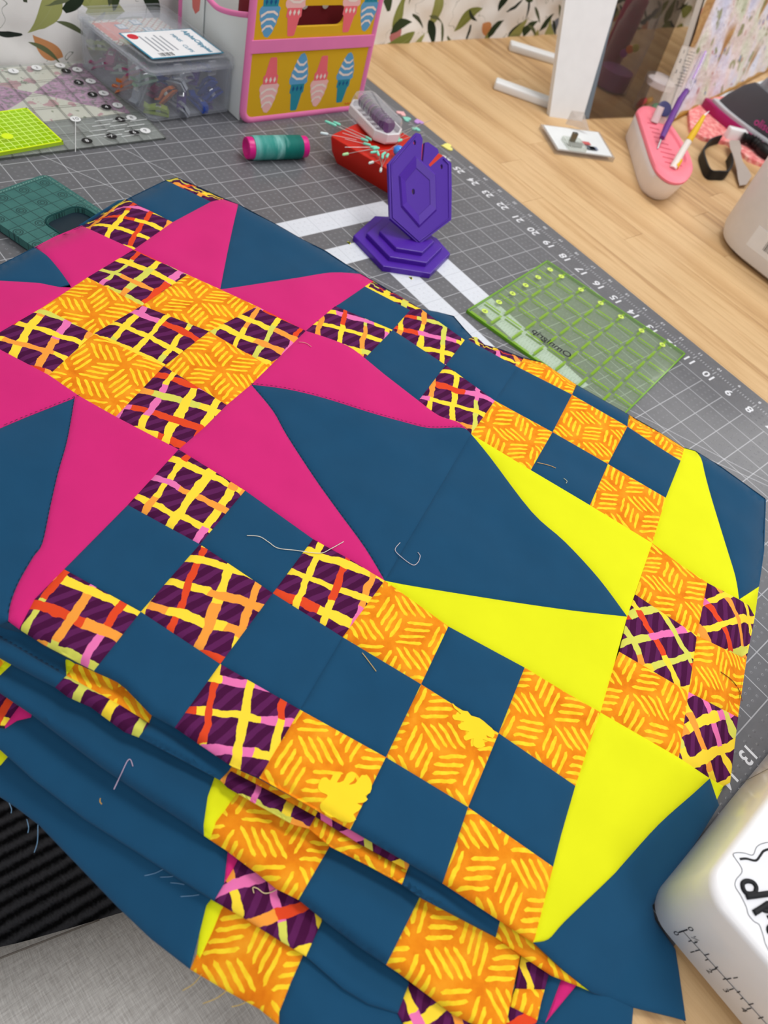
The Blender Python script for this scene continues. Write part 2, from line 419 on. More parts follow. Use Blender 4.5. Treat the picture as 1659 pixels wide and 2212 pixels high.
Q1 = [  # far star with the nine-patch centre
 ('D', [(289,536),(177,485),(192,476),(273,427),(373,477)]),
 ('T', [(169,484),(255,430),(273,427),(192,476),(177,485)]),
 ('T', [(273,427),(358,386),(456,433),(373,477)]),
 ('D', [(358,386),(381,380),(483,426),(456,433)]),
 ('P', [(289,536),(373,477),(456,433),(480,427),(515,439),(505,480),(490,550),(476,622),(405,590)]),
 ('T', [(515,439),(538,453),(598,483),(652,514),(703,539),(750,570),(780,589),(717,586),(645,597),(572,608),(500,619),(476,622),(490,550),(505,480)]),
 ('P', [(476,622),(500,619),(572,608),(645,597),(717,586),(780,589),(807,604),(789,616),(735,653),(661,712),(608,685),(556,659)]),
 ('T', [(789,616),(887,667),(849,710),(724,658),(735,653)]),
 ('D', [(807,604),(909,664),(887,667),(789,616)]),
 ('D', [(661,712),(724,658),(849,710),(789,771),(753,745),(702,725)]),
 ('D', [(849,710),(887,667),(909,664),(1005,732),(964,786)]),
 ('T', [(909,664),(945,671),(981,680),(1006,709),(1021,725),(1012,731),(1005,732)]),
 ('T', [(849,710),(964,786),(905,863),(830,805),(789,771)]),
 ('D', [(1012,731),(1021,725),(1031,726),(1048,742),(1081,751),(1133,771),(1119,790),(1058,757)]),
 ('T', [(964,786),(1005,732),(1012,731),(1058,757),(1119,790),(1070,863)]),
 ('T', [(1119,790),(1237,850),(1195,931),(1070,863)]),
 ('O', [(1119,790),(1133,771),(1171,779),(1247,829),(1237,850)]),
 ('D', [(964,786),(1070,863),(1019,935),(992,910),(949,895),(905,863)]),
 ('P', [(661,712),(702,725),(753,745),(789,771),(830,805),(905,863),(949,895),(992,910),(1019,935),(998,921),(929,922),(866,907),(799,888),(700,857),(620,838),(543,828),(600,772)]),
 ('P', [(386,968),(440,922),(490,872),(543,828),(590,885),(620,938),(680,1030),(730,1100),(790,1182),(832,1252),(760,1208),(677,1162),(530,1057)]),
 ('T', [(543,828),(620,838),(700,857),(799,888),(866,907),(929,922),(998,921),(1019,935),(950,1052),(880,1170),(832,1252),(790,1182),(730,1100),(680,1030),(620,938),(590,885)]),
 ('T', [(1019,935),(1060,985),(1150,1103),(1222,1168),(1295,1247),(1357,1330),(1240,1317),(1100,1297),(900,1265),(832,1252),(880,1170),(950,1052)]),
 ('Y', [(1019,935),(1148,1013),(1276,1089),(1411,1171),(1357,1330),(1295,1247),(1222,1168),(1150,1103),(1060,985)]),
 ('Y', [(832,1252),(900,1265),(1100,1297),(1240,1317),(1357,1330),(1330,1430),(1299,1537),(1222,1493),(1135,1440),(970,1351)]),
 ('O', [(1070,863),(1195,931),(1148,1013),(1019,935)]),
 ('O', [(1237,850),(1357,919),(1315,1000),(1195,931)]),
 ('T', [(1237,850),(1247,829),(1360,894),(1357,919)]),
 ('O', [(1357,919),(1360,894),(1420,928),(1480,966),(1472,993),(1416,958)]),
 ('T', [(1195,931),(1315,1000),(1276,1089),(1148,1013)]),
 ('T', [(1357,919),(1416,958),(1472,993),(1440,1073),(1315,1000)]),
 ('O', [(1315,1000),(1440,1073),(1411,1171),(1276,1089)]),
 ('Y', [(1480,966),(1505,973),(1517,990),(1526,1027),(1541,1081),(1570,1175),(1591,1244),(1599,1293),(1530,1257),(1468,1215),(1411,1171),(1440,1073),(1472,993)]),
 ('T', [(1505,973),(1562,1008),(1657,1077),(1653,1189),(1642,1265),(1599,1293),(1591,1244),(1570,1175),(1541,1081),(1526,1027),(1517,990)]),
 ('Y', [(1599,1293),(1642,1265),(1633,1330),(1620,1306)]),
 ('O', [(1411,1171),(1468,1215),(1530,1257),(1508,1371),(1374,1282)]),
 ('D', [(1374,1282),(1508,1371),(1490,1493),(1340,1406),(1357,1330)]),
 ('D', [(1530,1257),(1599,1293),(1620,1306),(1633,1330),(1615,1423),(1508,1371)]),
 ('O', [(1508,1371),(1615,1423),(1597,1548),(1490,1493)]),
 ('O', [(1340,1406),(1490,1493),(1469,1635),(1299,1537),(1330,1430)]),
 ('D', [(1490,1493),(1597,1548),(1580,1689),(1566,1697),(1536,1680),(1469,1635)]),
 ('Y', [(1299,1537),(1469,1635),(1536,1680),(1500,1713),(1425,1780),(1350,1863),(1320,1896),(1222,1990),(1187,2028),(1155,2035),(1197,1871),(1215,1800),(1245,1696),(1270,1620)]),
 ('Y', [(1536,1680),(1566,1697),(1551,1727)]),
 ('T', [(1536,1680),(1556,1738),(1512,1810),(1442,1912),(1412,1955),(1418,1986),(1462,2050),(1470,2100),(1485,2205),(1461,2198),(1371,2176),(1281,2143),(1220,2095),(1155,2035),(1187,2028),(1222,1990),(1320,1896),(1350,1863),(1425,1780),(1500,1713)]),
 # lower rows
 ('D', [(386,968),(530,1057),(432,1173),(276,1088)]),
 ('T', [(276,1088),(432,1173),(304,1319),(138,1227)]),
 ('T', [(530,1057),(677,1162),(590,1279),(432,1173)]),
 ('D', [(138,1227),(304,1319),(203,1446),(147,1417),(95,1390),(41,1356),(74,1292)]),
 ('D', [(432,1173),(590,1279),(476,1432),(304,1319)]),
 ('D', [(677,1162),(760,1208),(832,1252),(741,1374),(590,1279)]),
 ('T', [(590,1279),(741,1374),(649,1531),(476,1432)]),
 ('T', [(304,1319),(476,1432),(378,1569),(326,1541),(271,1484),(253,1470),(203,1446)]),
 ('D', [(476,1432),(649,1531),(561,1678),(503,1654),(378,1569)]),
 ('O', [(832,1252),(970,1351),(911,1476),(741,1374)]),
 ('T', [(741,1374),(911,1476),(835,1634),(649,1531)]),
 ('O', [(649,1531),(835,1634),(758,1790),(561,1678)]),
 ('T', [(970,1351),(1135,1440),(1079,1582),(911,1476)]),
 ('O', [(911,1476),(1079,1582),(1013,1742),(835,1634)]),
 ('O', [(1135,1440),(1222,1493),(1299,1537),(1270,1620),(1245,1696),(1079,1582)]),
 ('T', [(835,1634),(1013,1742),(958,1906),(758,1790)]),
 ('T', [(1079,1582),(1245,1696),(1215,1800),(1197,1871),(1013,1742)]),
 ('O', [(1013,1742),(1197,1871),(1155,2035),(958,1906)]),
 # nine-patch
 ('D', [(289,536),(405,590),(307,657),(189,596)]),
 ('O', [(189,596),(307,657),(202,718),(91,661)]),
 ('D', [(91,661),(202,718),(105,807),(0,752),(-30,734),(0,714)]),
 ('O', [(405,590),(476,622),(556,659),(452,713),(307,657)]),
 ('D', [(307,657),(452,713),(354,788),(202,718)]),
 ('O', [(202,718),(354,788),(250,897),(172,853),(105,807)]),
 ('D', [(556,659),(608,685),(661,712),(600,772),(576,785),(452,713)]),
 ('O', [(452,713),(576,785),(600,772),(543,828),(490,872),(354,788)]),
 ('D', [(354,788),(490,872),(440,922),(386,968),(250,897)]),
 # left pinks and teals
 ('P', [(289,536),(189,596),(154,618),(150,611),(128,580),(101,549),(74,531),(120,507),(177,484)]),
 ('T', [(-90,612),(0,568),(74,531),(101,549),(128,580),(150,611),(128,617),(84,608),(0,603),(-90,600)]),
 ('P', [(-90,600),(0,603),(84,608),(128,617),(154,618),(189,596),(91,661),(0,714),(-30,734),(-90,697)]),
 ('P', [(-90,697),(-30,734),(0,752),(105,807),(172,853),(161,857),(57,898),(0,922),(-90,955)]),
 ('T', [(-90,955),(0,922),(57,898),(161,857),(145,948),(125,1019),(108,1093),(91,1171),(71,1201),(40,1255),(22,1302),(17,1338),(0,1345),(-90,1310)]),
 ('P', [(161,857),(172,853),(250,897),(386,968),(276,1088),(138,1227),(74,1292),(41,1356),(17,1338),(22,1302),(40,1255),(71,1201),(91,1171),(108,1093),(125,1019),(145,948)]),
]
Q2 = [
 ('T', [(-90,1310),(0,1345),(41,1356),(95,1390),(147,1417),(141,1425),(143,1457),(54,1405),(0,1374),(-90,1335)]),
 ('T', [(-90,1335),(0,1374),(54,1405),(143,1457),(134,1466),(119,1482),(36,1439),(0,1419),(-90,1375)]),
 ('Y', [(147,1417),(162,1427),(160,1434),(143,1457),(141,1425)]),
 ('O', [(162,1427),(203,1446),(253,1470),(271,1484),(326,1541),(322,1560),(253,1517),(143,1457),(160,1434)]),
 ('D', [(143,1457),(253,1517),(322,1560),(300,1590),(268,1578),(195,1524),(145,1502),(119,1482),(134,1466)]),
 ('T', [(326,1541),(378,1569),(503,1654),(496,1662),(476,1683),(300,1590),(322,1560)]),
 ('O', [(503,1654),(561,1678),(690,1751),(682,1762),(600,1716),(496,1662)]),
 ('D', [(496,1662),(600,1716),(682,1762),(668,1788),(633,1779),(561,1739),(492,1699),(476,1683)]),
 ('D', [(690,1751),(758,1790),(886,1864),(881,1878),(778,1822),(682,1762)]),
 ('O', [(682,1762),(778,1822),(881,1878),(870,1909),(796,1868),(716,1828),(668,1788)]),
 ('T', [(886,1864),(958,1906),(1077,1985),(1073,2023),(909,1937),(870,1909),(881,1878)]),
 ('O', [(1077,1985),(1155,2035),(1203,2072),(1265,2115),(1256,2131),(1195,2107),(1120,2057),(1073,2023)]),
 ('Y', [(1265,2115),(1285,2124),(1281,2143),(1256,2131)]),
]
Q3 = [
 ('O', [(-90,1375),(0,1419),(18,1430),(0,1438),(-90,1440)]),
 ('Y', [(18,1430),(36,1439),(0,1456),(-90,1465),(-90,1440),(0,1438)]),
 ('T', [(0,1456),(36,1439),(119,1482),(145,1502),(195,1524),(268,1578),(300,1590),(461,1676),(449,1719),(440,1781),(441,1803),(398,1774),(325,1727),(217,1654),(145,1600),(65,1539),(0,1495),(-90,1425),(-90,1465)]),
 ('Y', [(461,1676),(476,1683),(492,1699),(517,1714),(489,1745),(467,1774),(454,1812),(441,1803),(440,1781),(449,1719)]),
 ('O', [(517,1714),(561,1739),(633,1779),(668,1788),(716,1828),(646,1942),(597,1918),(561,1889),(489,1835),(454,1812),(467,1774),(489,1745)]),
 ('T', [(716,1828),(796,1868),(870,1909),(909,1937),(836,2083),(778,2045),(706,1991),(646,1942)]),
 ('O', [(909,1937),(1073,2023),(1120,2057),(1116,2111),(1092,2230),(1050,2235),(1026,2213),(979,2190),(928,2150),(862,2100),(836,2083)]),
]
Q4 = [
 ('D', [(-90,1425),(0,1495),(46,1527),(10,1565),(-90,1560)]),
 ('P', [(46,1527),(65,1539),(66,1548),(36,1555),(10,1572),(10,1565)]),
 ('T', [(65,1539),(145,1600),(217,1654),(325,1727),(398,1774),(441,1803),(489,1835),(492,1842),(485,1907),(463,1945),(362,1882),(289,1835),(181,1767),(72,1683),(0,1618),(-90,1550),(-90,1560),(10,1572),(36,1555),(66,1548)]),
 ('P', [(489,1835),(517,1853),(503,1878),(485,1907),(492,1842)]),
 ('D', [(517,1853),(561,1889),(597,1918),(646,1942),(698,1984),(662,2065),(611,2034),(525,1980),(463,1945),(485,1907),(503,1878)]),
 ('T', [(698,1984),(778,2045),(836,2083),(862,2100),(885,2124),(861,2188),(796,2168),(742,2135),(662,2065)]),
 ('D', [(885,2124),(928,2150),(979,2190),(1026,2213),(1050,2235),(900,2260),(861,2188)]),
 ('D', [(1120,2057),(1183,2098),(1179,2137),(1116,2135)]),
 ('O', [(1116,2135),(1179,2137),(1171,2166),(1163,2203),(1101,2172)]),
 ('D', [(1101,2172),(1163,2203),(1150,2240),(1088,2240)]),
 ('T', [(1183,2098),(1195,2107),(1212,2114),(1180,2210),(1163,2203),(1171,2166),(1179,2137)]),
 ('P', [(1212,2114),(1256,2131),(1180,2210)]),
 ('T', [(1256,2131),(1281,2143),(1371,2176),(1366,2240),(1150,2240),(1163,2203),(1180,2210)]),
]
Q5 = [
 ('Y', [(-90,1550),(0,1618),(22,1640),(0,1652),(-90,1640)]),
 ('T', [(22,1640),(72,1683),(181,1767),(289,1835),(362,1882),(463,1945),(446,1955),(430,2020),(411,2093),(325,2026),(253,1957),(163,1863),(83,1780),(36,1744),(0,1720),(-90,1670),(-90,1640),(0,1652)]),
 ('Y', [(463,1945),(480,1957),(460,2010),(432,2070),(425,2060),(430,2020),(446,1955)]),
 ('O', [(480,1957),(525,1980),(611,2034),(655,2063),(630,2120),(604,2186),(603,2214),(561,2179),(488,2139),(411,2093),(425,2060),(432,2070),(460,2010)]),
 ('T', [(655,2063),(662,2065),(742,2135),(796,2168),(861,2188),(900,2260),(700,2290),(603,2214),(604,2186),(630,2120)]),
]

def seg_dist(px, py, poly, closed=False):
    best = np.full(px.shape, 1e9); n = len(poly)
    for i in range(n if closed else n - 1):
        ax, ay = poly[i]; bx, by = poly[(i + 1) % n]
        dx, dy = bx - ax, by - ay; t = np.clip(((px - ax) * dx + (py - ay) * dy) / (dx * dx + dy * dy + 1e-9), 0, 1)
        best = np.minimum(best, np.hypot(px - ax - t * dx, py - ay - t * dy))
    return best
E1w = [tuple(bp(*p, 1.0)[:2]) for p in E1]; FARw = [tuple(bp(*p, 0.65)[:2]) for p in FAR]
E2w = [tuple(bp(*p, 0.64)[:2]) for p in E2]; E3w = [tuple(bp(*p, 0.40)[:2]) for p in E3]
def wrinkle(u, v, s, amp):
    return amp * (np.sin(0.9 * u + 0.5 * v + s) * np.sin(0.45 * u - 0.8 * v + 1.7 * s) + 0.5 * np.sin(1.9 * u - 1.3 * v + 2.1 * s) * np.sin(0.7 * u + 1.5 * v))
def height(layer, u, v):
    g = np.clip(0.12 + 0.88 * (u + 0.3) / 3.3, 0.12, 1.0)
    over = np.maximum(0, v - 24.0)
    if layer == 1:
        z = 1.14 * g + (wrinkle(u, v, 0.3, 0.06) + wrinkle(u * 2.3, v * 2.3, 1.9, 0.014) + 0.016 * np.sin(1.1 * u + 2.6 * v + np.sin(1.7 * u)) * np.sin(0.5 * u - 0.4 * v)) * g
        d = seg_dist(u, v, FARw); z = z - 0.60 * g * np.clip(1 - d / 1.2, 0, 1) ** 2
        d = seg_dist(u, v, E1w); r = 0.16; q = np.clip(r - d, 0, r); z = z - (r - np.sqrt(r * r - q * q)) * np.minimum(1, g * 1.5)
        z = z - 0.10 * over
    elif layer == 2:
        z = 0.80 * g + wrinkle(u, v, 1.1, 0.015)
        d = seg_dist(u, v, E2w); r = 0.17; q = np.clip(r - d, 0, r); z = z - (r - np.sqrt(r * r - q * q)) * np.minimum(1, g * 1.5) - 0.10 * over
        d = seg_dist(u, v, E1w); z = z - 0.16 * np.clip(1 - d / 0.28, 0, 1) * g
    elif layer == 3:
        z = 0.56 * g + wrinkle(u, v, 2.3, 0.02) - 0.14 * over
        d = seg_dist(u, v, E3w); r = 0.2; q = np.clip(r - d, 0, r); z = z - (r - np.sqrt(r * r - q * q)) * np.minimum(1, g * 1.5)
        d = seg_dist(u, v, E2w); z = z - 0.20 * np.clip(1 - d / 0.5, 0, 1) * g
    elif layer == 4:
        d = seg_dist(u, v, E3w)
        z = 0.27 * g + wrinkle(u, v, 3.3, 0.03) * g - 0.26 * over - 0.12 * np.clip(1 - d / 0.5, 0, 1) * g
    else:
        z = 0.12 + wrinkle(u, v, 4.4, 0.03) * g - 0.36 * over ** 1.1
    return np.maximum(z, {1: 0.125, 2: 0.12, 3: 0.115}[layer]) if layer < 4 else np.where(v < 23.9, np.maximum(z, 0.11 if layer == 4 else 0.10), z)

HG = {}
GU0, GV0, GS, GNU, GNV = -4.0, 2.0, 0.05, 680, 560
def hmap(layer, u, v):
    """the same heights, read from a fine table"""
    if layer not in HG:
        uu, vv = np.meshgrid(GU0 + GS * np.arange(GNU), GV0 + GS * np.arange(GNV), indexing='ij')
        HG[layer] = height(layer, uu.ravel(), vv.ravel()).reshape(GNU, GNV)
    T = HG[layer]
    a = np.clip((u - GU0) / GS, 0, GNU - 1.001); b = np.clip((v - GV0) / GS, 0, GNV - 1.001)
    i = a.astype(int); j = b.astype(int); fa = a - i; fb = b - j
    return T[i, j] * (1 - fa) * (1 - fb) + T[i + 1, j] * fa * (1 - fb) + T[i, j + 1] * (1 - fa) * fb + T[i + 1, j + 1] * fa * fb
def drape(layer, px, py, extra=0.0):
    """where the sight lines meet the cloth of this layer"""
    D = (CR.T @ np.stack([(px - CX) / FPX, (py - CY) / FPX, np.ones_like(px)])).T
    hit = np.zeros(px.shape, bool); zz = np.full(px.shape, 1.6)
    P = lambda z: CC[None, :] + D * ((z - CC[2]) / D[:, 2])[:, None]
    for z in np.arange(1.3, -3.0, -0.05):
        q = P(np.full(px.shape, z)); below = (z <= hmap(layer, q[:, 0], q[:, 1]) + extra) & ~hit
        zz[below] = z; hit |= below
        if hit.all(): break
    a = zz + 0.05; b = zz.copy()
    for _ in range(9):
        c = (a + b) / 2; q = P(c); below = c <= hmap(layer, q[:, 0], q[:, 1]) + extra
        a = np.where(below, a, c); b = np.where(below, c, b)
    return P((a + b) / 2)

def patch_mesh(layer, poly, step, thick, tuck, puffed=0.05):
    pts = [np.array(p, float) for p in poly]
    if tuck:                                         # run the cloth on, underneath the fold above it
        P = np.array(pts); dd = seg_dist(P[:, 0], P[:, 1], tuck)
        pts = [p + (np.array([14.0, -30.0]) if d < 3 else 0) for p, d in zip(pts, dd)]
    B = []
    for i in range(len(pts)):
        a, b = pts[i], pts[(i + 1) % len(pts)]; k = max(1, int(np.linalg.norm(b - a) / (step * 0.8)))
        B += [a + (b - a) * t / k for t in range(k)]
    B = np.array(B)
    x0, y0 = B.min(0); x1, y1 = B.max(0)
    gx, gy = np.meshgrid(np.arange(x0, x1, step), np.arange(y0, y1, step)); gx = gx.ravel() + (np.floor(gy.ravel() / step) % 2) * step / 2; gy = gy.ravel()
    L = [tuple(p) for p in B]
    ins = np.zeros(gx.shape, bool)
    for i in range(len(L)):
        (ax, ay), (bx, by) = L[i], L[(i + 1) % len(L)]
        c = ((ay > gy) != (by > gy)); xi = (bx - ax) * (gy - ay) / (by - ay + 1e-12) + ax
        ins ^= c & (gx < xi)
    d = seg_dist(gx, gy, L, True); keep = ins & (d > step * 0.55)
    I = np.stack([gx[keep], gy[keep]], 1)
    ring = []                                        # a row of points close to the seam for the stitched-down edge
    In = inset(B, 3.2)
    okr = seg_dist(In[:, 0], In[:, 1], L, True) > 2.0
    In = In[okr]
    ins2 = np.zeros(len(In), bool)
    for i in range(len(L)):
        (ax, ay), (bx, by) = L[i], L[(i + 1) % len(L)]
        c = ((ay > In[:, 1]) != (by > In[:, 1])); xi = (bx - ax) * (In[:, 1] - ay) / (by - ay + 1e-12) + ax
        ins2 ^= c & (In[:, 0] < xi)
    A = np.concatenate([B, In[ins2], I]) if len(I) else np.concatenate([B, In[ins2]])
    V, E, F, *_ = delaunay_2d_cdt([Vector((float(p[0]), float(p[1]))) for p in A], [(i, (i + 1) % len(B)) for i in range(len(B))], [], 1, 1e-4)
    V = np.array([(p.x, p.y) for p in V])
    d = seg_dist(V[:, 0], V[:, 1], L, True)
    W = drape(layer, V[:, 0], V[:, 1])
    puff = puffed * np.exp(-d / 4.5)                  # seams sit lower than the cloth between them
    W[:, 2] -= puff
    g = G(); n = len(W)
    cnt = {}
    for f in F:
        for i in range(3):
            e = (f[i], f[(i + 1) % 3]); k = tuple(sorted(e)); cnt.setdefault(k, []).append(e)
    bd = [e[0] for e in cnt.values() if len(e) == 1]
    g.add(list(W) + [w - np.array([0, 0, thick]) for w in W], [tuple(f) for f in F] + [(a, b, b + n, a + n) for (b, a) in bd] + [tuple(i + n for i in f[::-1]) for f in F])
    return g, W

CURVES = [[(1019,935),(1060,985),(1150,1103),(1222,1168),(1295,1247),(1357,1330)], [(832,1252),(900,1265),(1100,1297),(1240,1317),(1357,1330)],
 [(543,828),(620,838),(700,857),(799,888),(866,907),(929,922),(998,921),(1019,935)], [(543,828),(590,885),(620,938),(680,1030),(730,1100),(790,1182),(832,1252)],
 [(161,857),(145,948),(125,1019),(108,1093),(91,1171),(71,1201),(40,1255),(22,1302),(17,1338)], [(515,439),(505,480),(490,550),(476,622)],
 [(476,622),(500,619),(572,608),(645,597),(717,586),(780,589)], [(1505,973),(1517,990),(1526,1027),(1541,1081),(1570,1175),(1591,1244),(1599,1293)],
 [(1536,1680),(1500,1713),(1425,1780),(1350,1863),(1320,1896),(1222,1990),(1187,2028),(1155,2035)], [(661,712),(702,725),(753,745),(789,771)],
 [(905,863),(949,895),(992,910),(1019,935)], [(74,531),(101,549),(128,580),(150,611)]]
CURVES = [(c, [tuple(np.round(p, 3)) for p in smooth_poly(c, 4, False)]) for c in CURVES]
def curved(poly):
    """replace runs of traced points by smooth seam curves, the same for both neighbours"""
    n = len(poly)
    for c, s in CURVES:
        for seq, sm in ((c, s), (c[::-1], s[::-1])):
            if seq[0] in poly:
                k = poly.index(seq[0]); rot = poly[k:] + poly[:k]
                if rot[:len(seq)] == seq: poly = list(sm) + rot[len(seq):]
    return poly
quilt = thing('patchwork_quilt', 'folded patchwork quilt top of teal, pink, yellow, plaid and orange patches', 'quilt', (9, 16, 0.02))
rng = random.Random(7)
def print_uv(W, kind, ctr):
    u = W[:, 0] - ctr[0]; v = W[:, 1] - ctr[1]
    if kind == 'D': ang = math.radians(52 + rng.uniform(-9, 9)) if ctr[0] > 5.5 else math.radians(20 + rng.uniform(-8, 8))
    elif kind == 'O': ang = rng.choice([0.1, 1.15, 2.2]) + rng.uniform(-0.15, 0.15)
    else: ang = 0.45
    ox, oy = rng.uniform(0, 40), rng.uniform(0, 40)
    c, s = math.cos(ang), math.sin(ang)
    a = np.stack([c * u - s * v + ox, s * u + c * v + oy], 1)
    return np.concatenate([a, a])
PATCH = {}
for layer, Q, step, tuck in ((1, Q1, 11, None), (2, Q2, 8, E1), (3, Q3, 11, E2), (4, Q4, 11, E3), (5, Q5, 11, E4)):
    for k, (kind, poly) in enumerate(Q):
        if layer == 4 and min(p[0] for p in poly) > 1080: tk = E2
        else: tk = tuck
        g, W = patch_mesh(layer, curved(poly) if layer == 1 else poly, step, 0.035, tk)
        ctr = W.mean(0)
        o = part(KNAME[kind], g, KIND[kind], quilt, smooth=40, uv=print_uv(W, kind, ctr))
        PATCH[(layer, k)] = o
# the many hidden layers inside the fold
out = FAR + [(1551, 1727), (1425, 1905), (1392, 1955), (1281, 2120), (1155, 2035)] + E1[-2::-1]
P = np.array(out, float); c0 = P.mean(0)
Wt = drape(1, P[:, 0], P[:, 1], -0.06); ctr = Wt.mean(0)
Wt[:, :2] += (ctr[None, :2] - Wt[:, :2]) / np.linalg.norm(ctr[None, :2] - Wt[:, :2], axis=1)[:, None] * 0.07
g = G(); n = len(Wt)
bot = Wt.copy(); bot[:, 2] = np.where(bot[:, 1] > 24.2, bot[:, 2] - 0.4, 0.03)
bot[:, :2] += (bot[:, :2] - ctr[None, :2]) * 0.0
g.add(list(Wt) + list(bot), [(i, (i + 1) % n, (i + 1) % n + n, i + n) for i in range(n)])
part('folded_layers', g, TEAL, quilt, smooth=40, uv=np.concatenate([Wt[:, :2], bot[:, :2] + 0.3]))

# palm-leaf motifs printed on two of the orange patches
LEAF1 = [(850,265),(870,225),(900,220),(920,240),(940,200),(975,190),(985,210),(960,250),(1000,240),(1020,200),(1050,185),(1075,200),(1060,240),(1030,262),(1070,255),(1110,205),(1150,220),(1170,260),(1160,310),(1130,330),(1145,350),(1120,370),(1080,375),(1110,390),(1090,420),(1060,440),(1075,470),(1040,490),(990,485),(950,460),(925,455),(870,420),(860,380),(890,350),(905,325),(870,310),(850,290)]
LEAF2 = [(1320,1020),(1360,1060),(1410,1070),(1430,1095),(1480,1110),(1530,1150),(1570,1190),(1560,1230),(1520,1212),(1540,1250),(1500,1235),(1515,1275),(1470,1290),(1440,1265),(1445,1230),(1400,1245),(1385,1220),(1420,1190),(1370,1180),(1350,1150),(1390,1130),(1330,1120),(1320,1090),(1370,1085),(1330,1050)]
for LF, ox, oy in ((LEAF1, 380, 1600), (LEAF2, 500, 1150)):
    poly = [(ox + x * 0.3617, oy + y * 0.3617) for x, y in LF]
    poly = [tuple(p) for p in smooth_poly(poly, 2)]
    g, W = patch_mesh(1, poly, 9, 0.004, None, 0.0)
    g.v = [(x, y, z + 0.009) for x, y, z in g.v]
    part('leaf_motif', g, LEAFY, quilt, smooth=40)
# seam stitches along the curved seams
THREAD = mat('dark_thread', srgb(16, 30, 52), 0.8)
def stitched(poly, layer=1):
    P = smooth_poly(poly, 6, False); P = np.array(P); W = drape(layer, P[:, 0], P[:, 1]); W[:, 2] += 0.004
    g = G(); acc = 0
    S = []
    for i in range(len(W) - 1):
        k = max(1, int(np.linalg.norm(W[i + 1] - W[i]) / 0.03)); S += [W[i] + (W[i + 1] - W[i]) * t / k for t in range(k)]
    for i in range(0, len(S) - 3, 4): g.tube([S[i], S[i + 1], S[i + 2]], 0.008, 4)
    part('seam_stitching', g, THREAD, quilt)
stitched([(543, 828), (620, 838), (700, 857), (799, 888), (866, 907), (929, 922), (998, 921), (1019, 935)])
stitched([(161, 857), (145, 948), (125, 1019), (108, 1093), (91, 1171), (71, 1201), (40, 1255), (22, 1302), (17, 1338)])
stitched([(543, 828), (590, 885), (620, 938), (680, 1030), (730, 1100), (790, 1182), (832, 1252)])
stitched([(0, 1374), (54, 1405), (143, 1457)], 2)
stitched([(172, 853), (161, 857), (57, 898), (0, 922)])
# ------------------------------------------------------------------ setting: desk, mat, wall, floor
def wood_build(nt, b):
    v = OBJ(); x, y, z = SEP(v)
    oi = nt.nodes.new('ShaderNodeObjectInfo'); rnd = X(oi.outputs['Random'])
    q = CMB(x * 0.10 + rnd * 37.0, y * 1.6 + rnd * 11.0, z)
    n = NOISE(q, 1.6, 5, 0.6); fine = NOISE(CMB(x * 0.6 + rnd * 9, y * 14.0, z), 2.0, 3)
    ring = SN((y * 2.2 + n * 6.0 + rnd * 20.0)) * 0.5 + 0.5
    k = n * 0.55 + fine * 0.2 + ring * 0.2 + rnd * 0.12
    plug(b.inputs['Base Color'], RAMP(k, [(0.25, srgb(156, 120, 82)), (0.45, srgb(196, 158, 112)), (0.62, srgb(214, 180, 134)), (0.85, srgb(186, 148, 104))]))
    plug(b.inputs['Roughness'], fine * 0.15 + 0.38)
    plug(b.inputs['Normal'], BUMP(fine, 0.05, 0.0004))
WOOD = mat('oak_staves', srgb(206, 162, 108), 0.45, wood_build, spec=0.35)
TOP = -0.08                                            # desk surface, just under the mat
VF = 24.4                                              # front edge of the desk
desk = thing('wooden_desk', 'wooden desk with a butcher-block top of long glued staves', 'desk', (8, -10, -28))
g = G(); g.box((8.5, (VF - 44) / 2, TOP - 0.75), (56.4, VF + 44 - 0.4, 0.9)); part('tabletop_core', g, WOOD, desk)
srng = random.Random(3)
v = VF; row = 0; stv = {}
while v > -44:
    w = 1.55; v1 = max(v - w, -44)
    hidden_mat = v1 > -1.5 and v < 23.6
    x0 = -20.0; xe = -1.0 if hidden_mat else 36.9
    u = x0
    while u < xe - 0.01:
        L = srng.choice([14.0, 17.0, 21.0, 25.0]); u1 = min(u + L, 36.9)
        if 36.9 - u1 < 3: u1 = 36.9
        L = round(u1 - u, 3)
        if L not in stv:
            g = G(); g.box((0, 0, -0.15), (L - 0.012, w - 0.012, 0.3), bev=0.006, seg=1)
            stv[L] = part('stave', g, WOOD, desk, origin=None)
            stv[L].location = Vector([float(q) for q in (np.array([(u + u1) / 2, v - w / 2, TOP]) - wloc(desk))]) * IN
            me = stv[L].data
            off = wloc(desk) * IN
            for vt in me.vertices: vt.co += Vector([float(q) for q in off])
        else:
            copy_part(stv[L], desk, ((u + u1) / 2, v - w / 2, TOP))
        u = u1
    v = v1; row += 1
for x, y in ((-18, 22), (34, 22), (-18, -42), (34, -42)):
    g = G(); g.box((x, y, (-28 + TOP - 1.2) / 2), (2.5, 2.5, 28 + TOP - 1.2), bev=0.15); part('leg', g, WOOD, desk)

